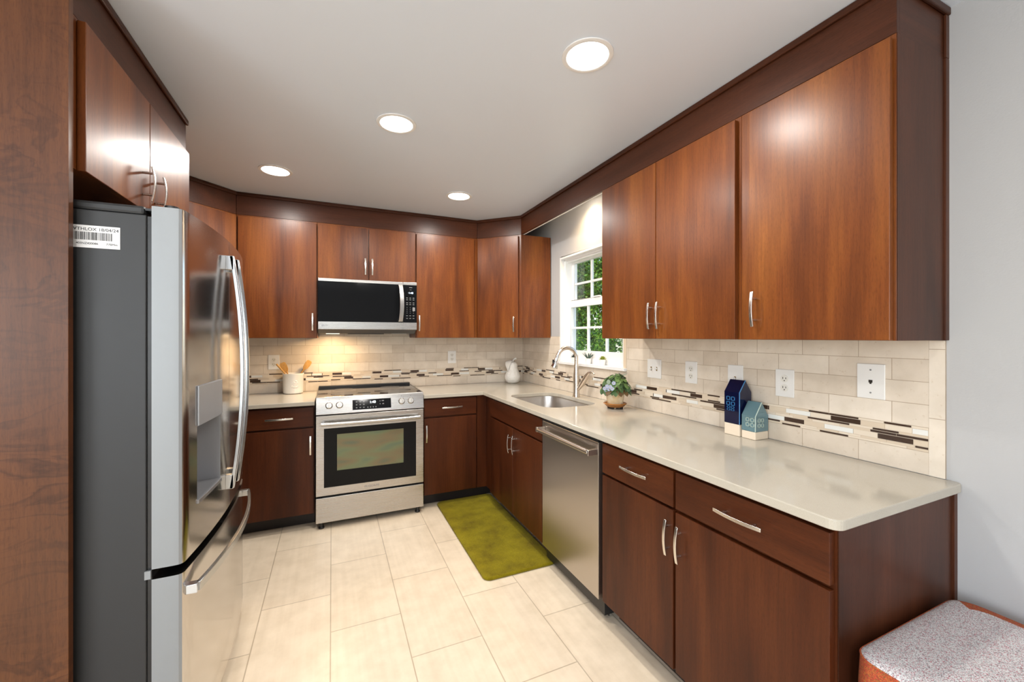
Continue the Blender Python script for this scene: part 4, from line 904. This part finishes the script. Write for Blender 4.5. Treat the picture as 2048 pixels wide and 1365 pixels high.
sillpot(2.530, XW+.030, 'white sill pot with yellow-green rosette succulent', 'yellow', .024, .042)
sillpot(2.930, XW+.034, 'white sill pot with small dark succulent hidden behind the faucet', 'dark', .022, .040)

# ------------------------------------------------------------------ outside
g = box(1.99, 40, -30, 40, -.75, -.6).build('ground', leafm('lawn',(.05,.11,.02,1),(.12,.22,.05,1),.9,.0), None); g['kind'] = 'structure'; g['label'] = 'lawn outside the window'
BLUE = simple('pale_blue_paint', (.28,.50,.58,1), .6)
o = box(2.115,2.150,3.345,3.52,-.6,1.635).build('garden_screen', BLUE, None, bevel=.004); tag(o, 'pale blue painted board standing outside at the left of the window', 'board')
LG = [leafm('leaf_dark',(.015,.07,.012,1),(.05,.15,.022,1),.5,.3), leafm('leaf_mid',(.06,.20,.015,1),(.15,.36,.03,1),.5,.4), leafm('leaf_bright',(.16,.32,.03,1),(.30,.46,.06,1),.5,.45)]
def foliage(cx, cy, cz, rx, ry, rz, n, size, seed, wts):
    q = random.Random(seed); m = MB(); cl = [(q.gauss(0,.45),q.gauss(0,.45),q.gauss(0,.45)) for _ in range(26)]
    for _ in range(n):
        c_ = q.choice(cl); p = [c_[i]+q.gauss(0,.17) for i in range(3)]; l_ = math.sqrt(sum(v*v for v in p))
        if l_ > 1: p = [v/l_*q.uniform(.75,1) for v in p]
        o_ = V((cx+p[0]*rx, cy+p[1]*ry, cz+p[2]*rz)); d = V((q.gauss(0,1),q.gauss(0,1),q.gauss(-.3,.7))).normalized(); s_ = d.orthogonal().normalized(); s_.rotate(Matrix.Rotation(q.uniform(0,6.28),3,d)); L = size*q.uniform(.6,1.3)
        m.add([o_, o_+d*L*.5+s_*L*.28, o_+d*L, o_+d*L*.5-s_*L*.28], [(0,1,2,3)], q.choice(wts))
    return m
def tree(x, y, h, rx, rz, seed, label, wts, n=12000, size=.10):
    t = thing('tree', (x,y,-.6), label, 'tree', 'trees outside the window'); foliage(x,y,h,rx,rx,rz,n,size,seed,wts).build('crown', LG, t, recalc=False)
    q = random.Random(seed); m = MB(); m.tube([(x,y,-.6),(x+.05,y,h*.4),(x+.1,y+.05,h)], [.14,.10,.05], 8)
    for k in range(6): a = k*1.05; m.tube([(x+.05,y,h*.55),(x+rx*.5*math.cos(a),y+rx*.5*math.sin(a),h+rz*.2)], [.05,.015], 6)
    m.build('trunk', BARK, t, smooth=60)
def shrub(x, y, h, r, seed, label, wts, n=5200, size=.06):
    t = thing('shrub', (x,y,-.6), label, 'shrub', 'shrubs outside the window'); foliage(x,y,h,r,r,h+.35,n,size,seed,wts).build('foliage', LG, t, recalc=False); MB().tube([(x,y,-.6),(x,y,h)], [.04,.02], 6).build('stem', BARK, t)
def pol(r, a): return r*math.sin(math.radians(a)), r*math.cos(math.radians(a))
def treep(r, a, *k, **kw): x, y = pol(r, a); tree(x, y, *k, **kw)
def shrubp(r, a, *k, **kw): x, y = pol(r, a); shrub(x, y, *k, **kw)
treep(11.2, 30.8, 2.9, 1.15, 2.3, 1, 'leafy tree straight out through the left half of the window', [1,2,0,0], 15000, .10)
treep(11.6, 44.0, 3.0, 1.15, 2.4, 3, 'leafy tree seen near the cabinet edge of the window', [1,2,2,0], 13000, .10)
treep(15.6, 37.6, 3.6, 2.0, 3.0, 2, 'leafy tree farther back between the two nearer trees', [1,1,2,0,0], 13000, .15)
treep(23.0, 30.0, 4.6, 2.9, 4.6, 4, 'big tree filling the far background outside', [1,0,1,2], 12000, .24)
treep(24.0, 46.0, 4.4, 2.9, 4.4, 5, 'dark tree behind the others at the right side', [0,1,1], 10000, .24)
shrubp(7.0, 31.5, .55, .52, 11, 'dark green shrub low outside the left panes', [0,0,1])
shrubp(8.6, 36.2, .85, .62, 12, 'mid green shrub outside the middle panes', [0,0,1,2])
shrubp(6.9, 40.6, .45, .48, 13, 'bright shrub with light tips outside the right pane', [1,2,2])
# remove the builder's scratch values
for o in bpy.data.objects:
    if '_o' in o: del o['_o']
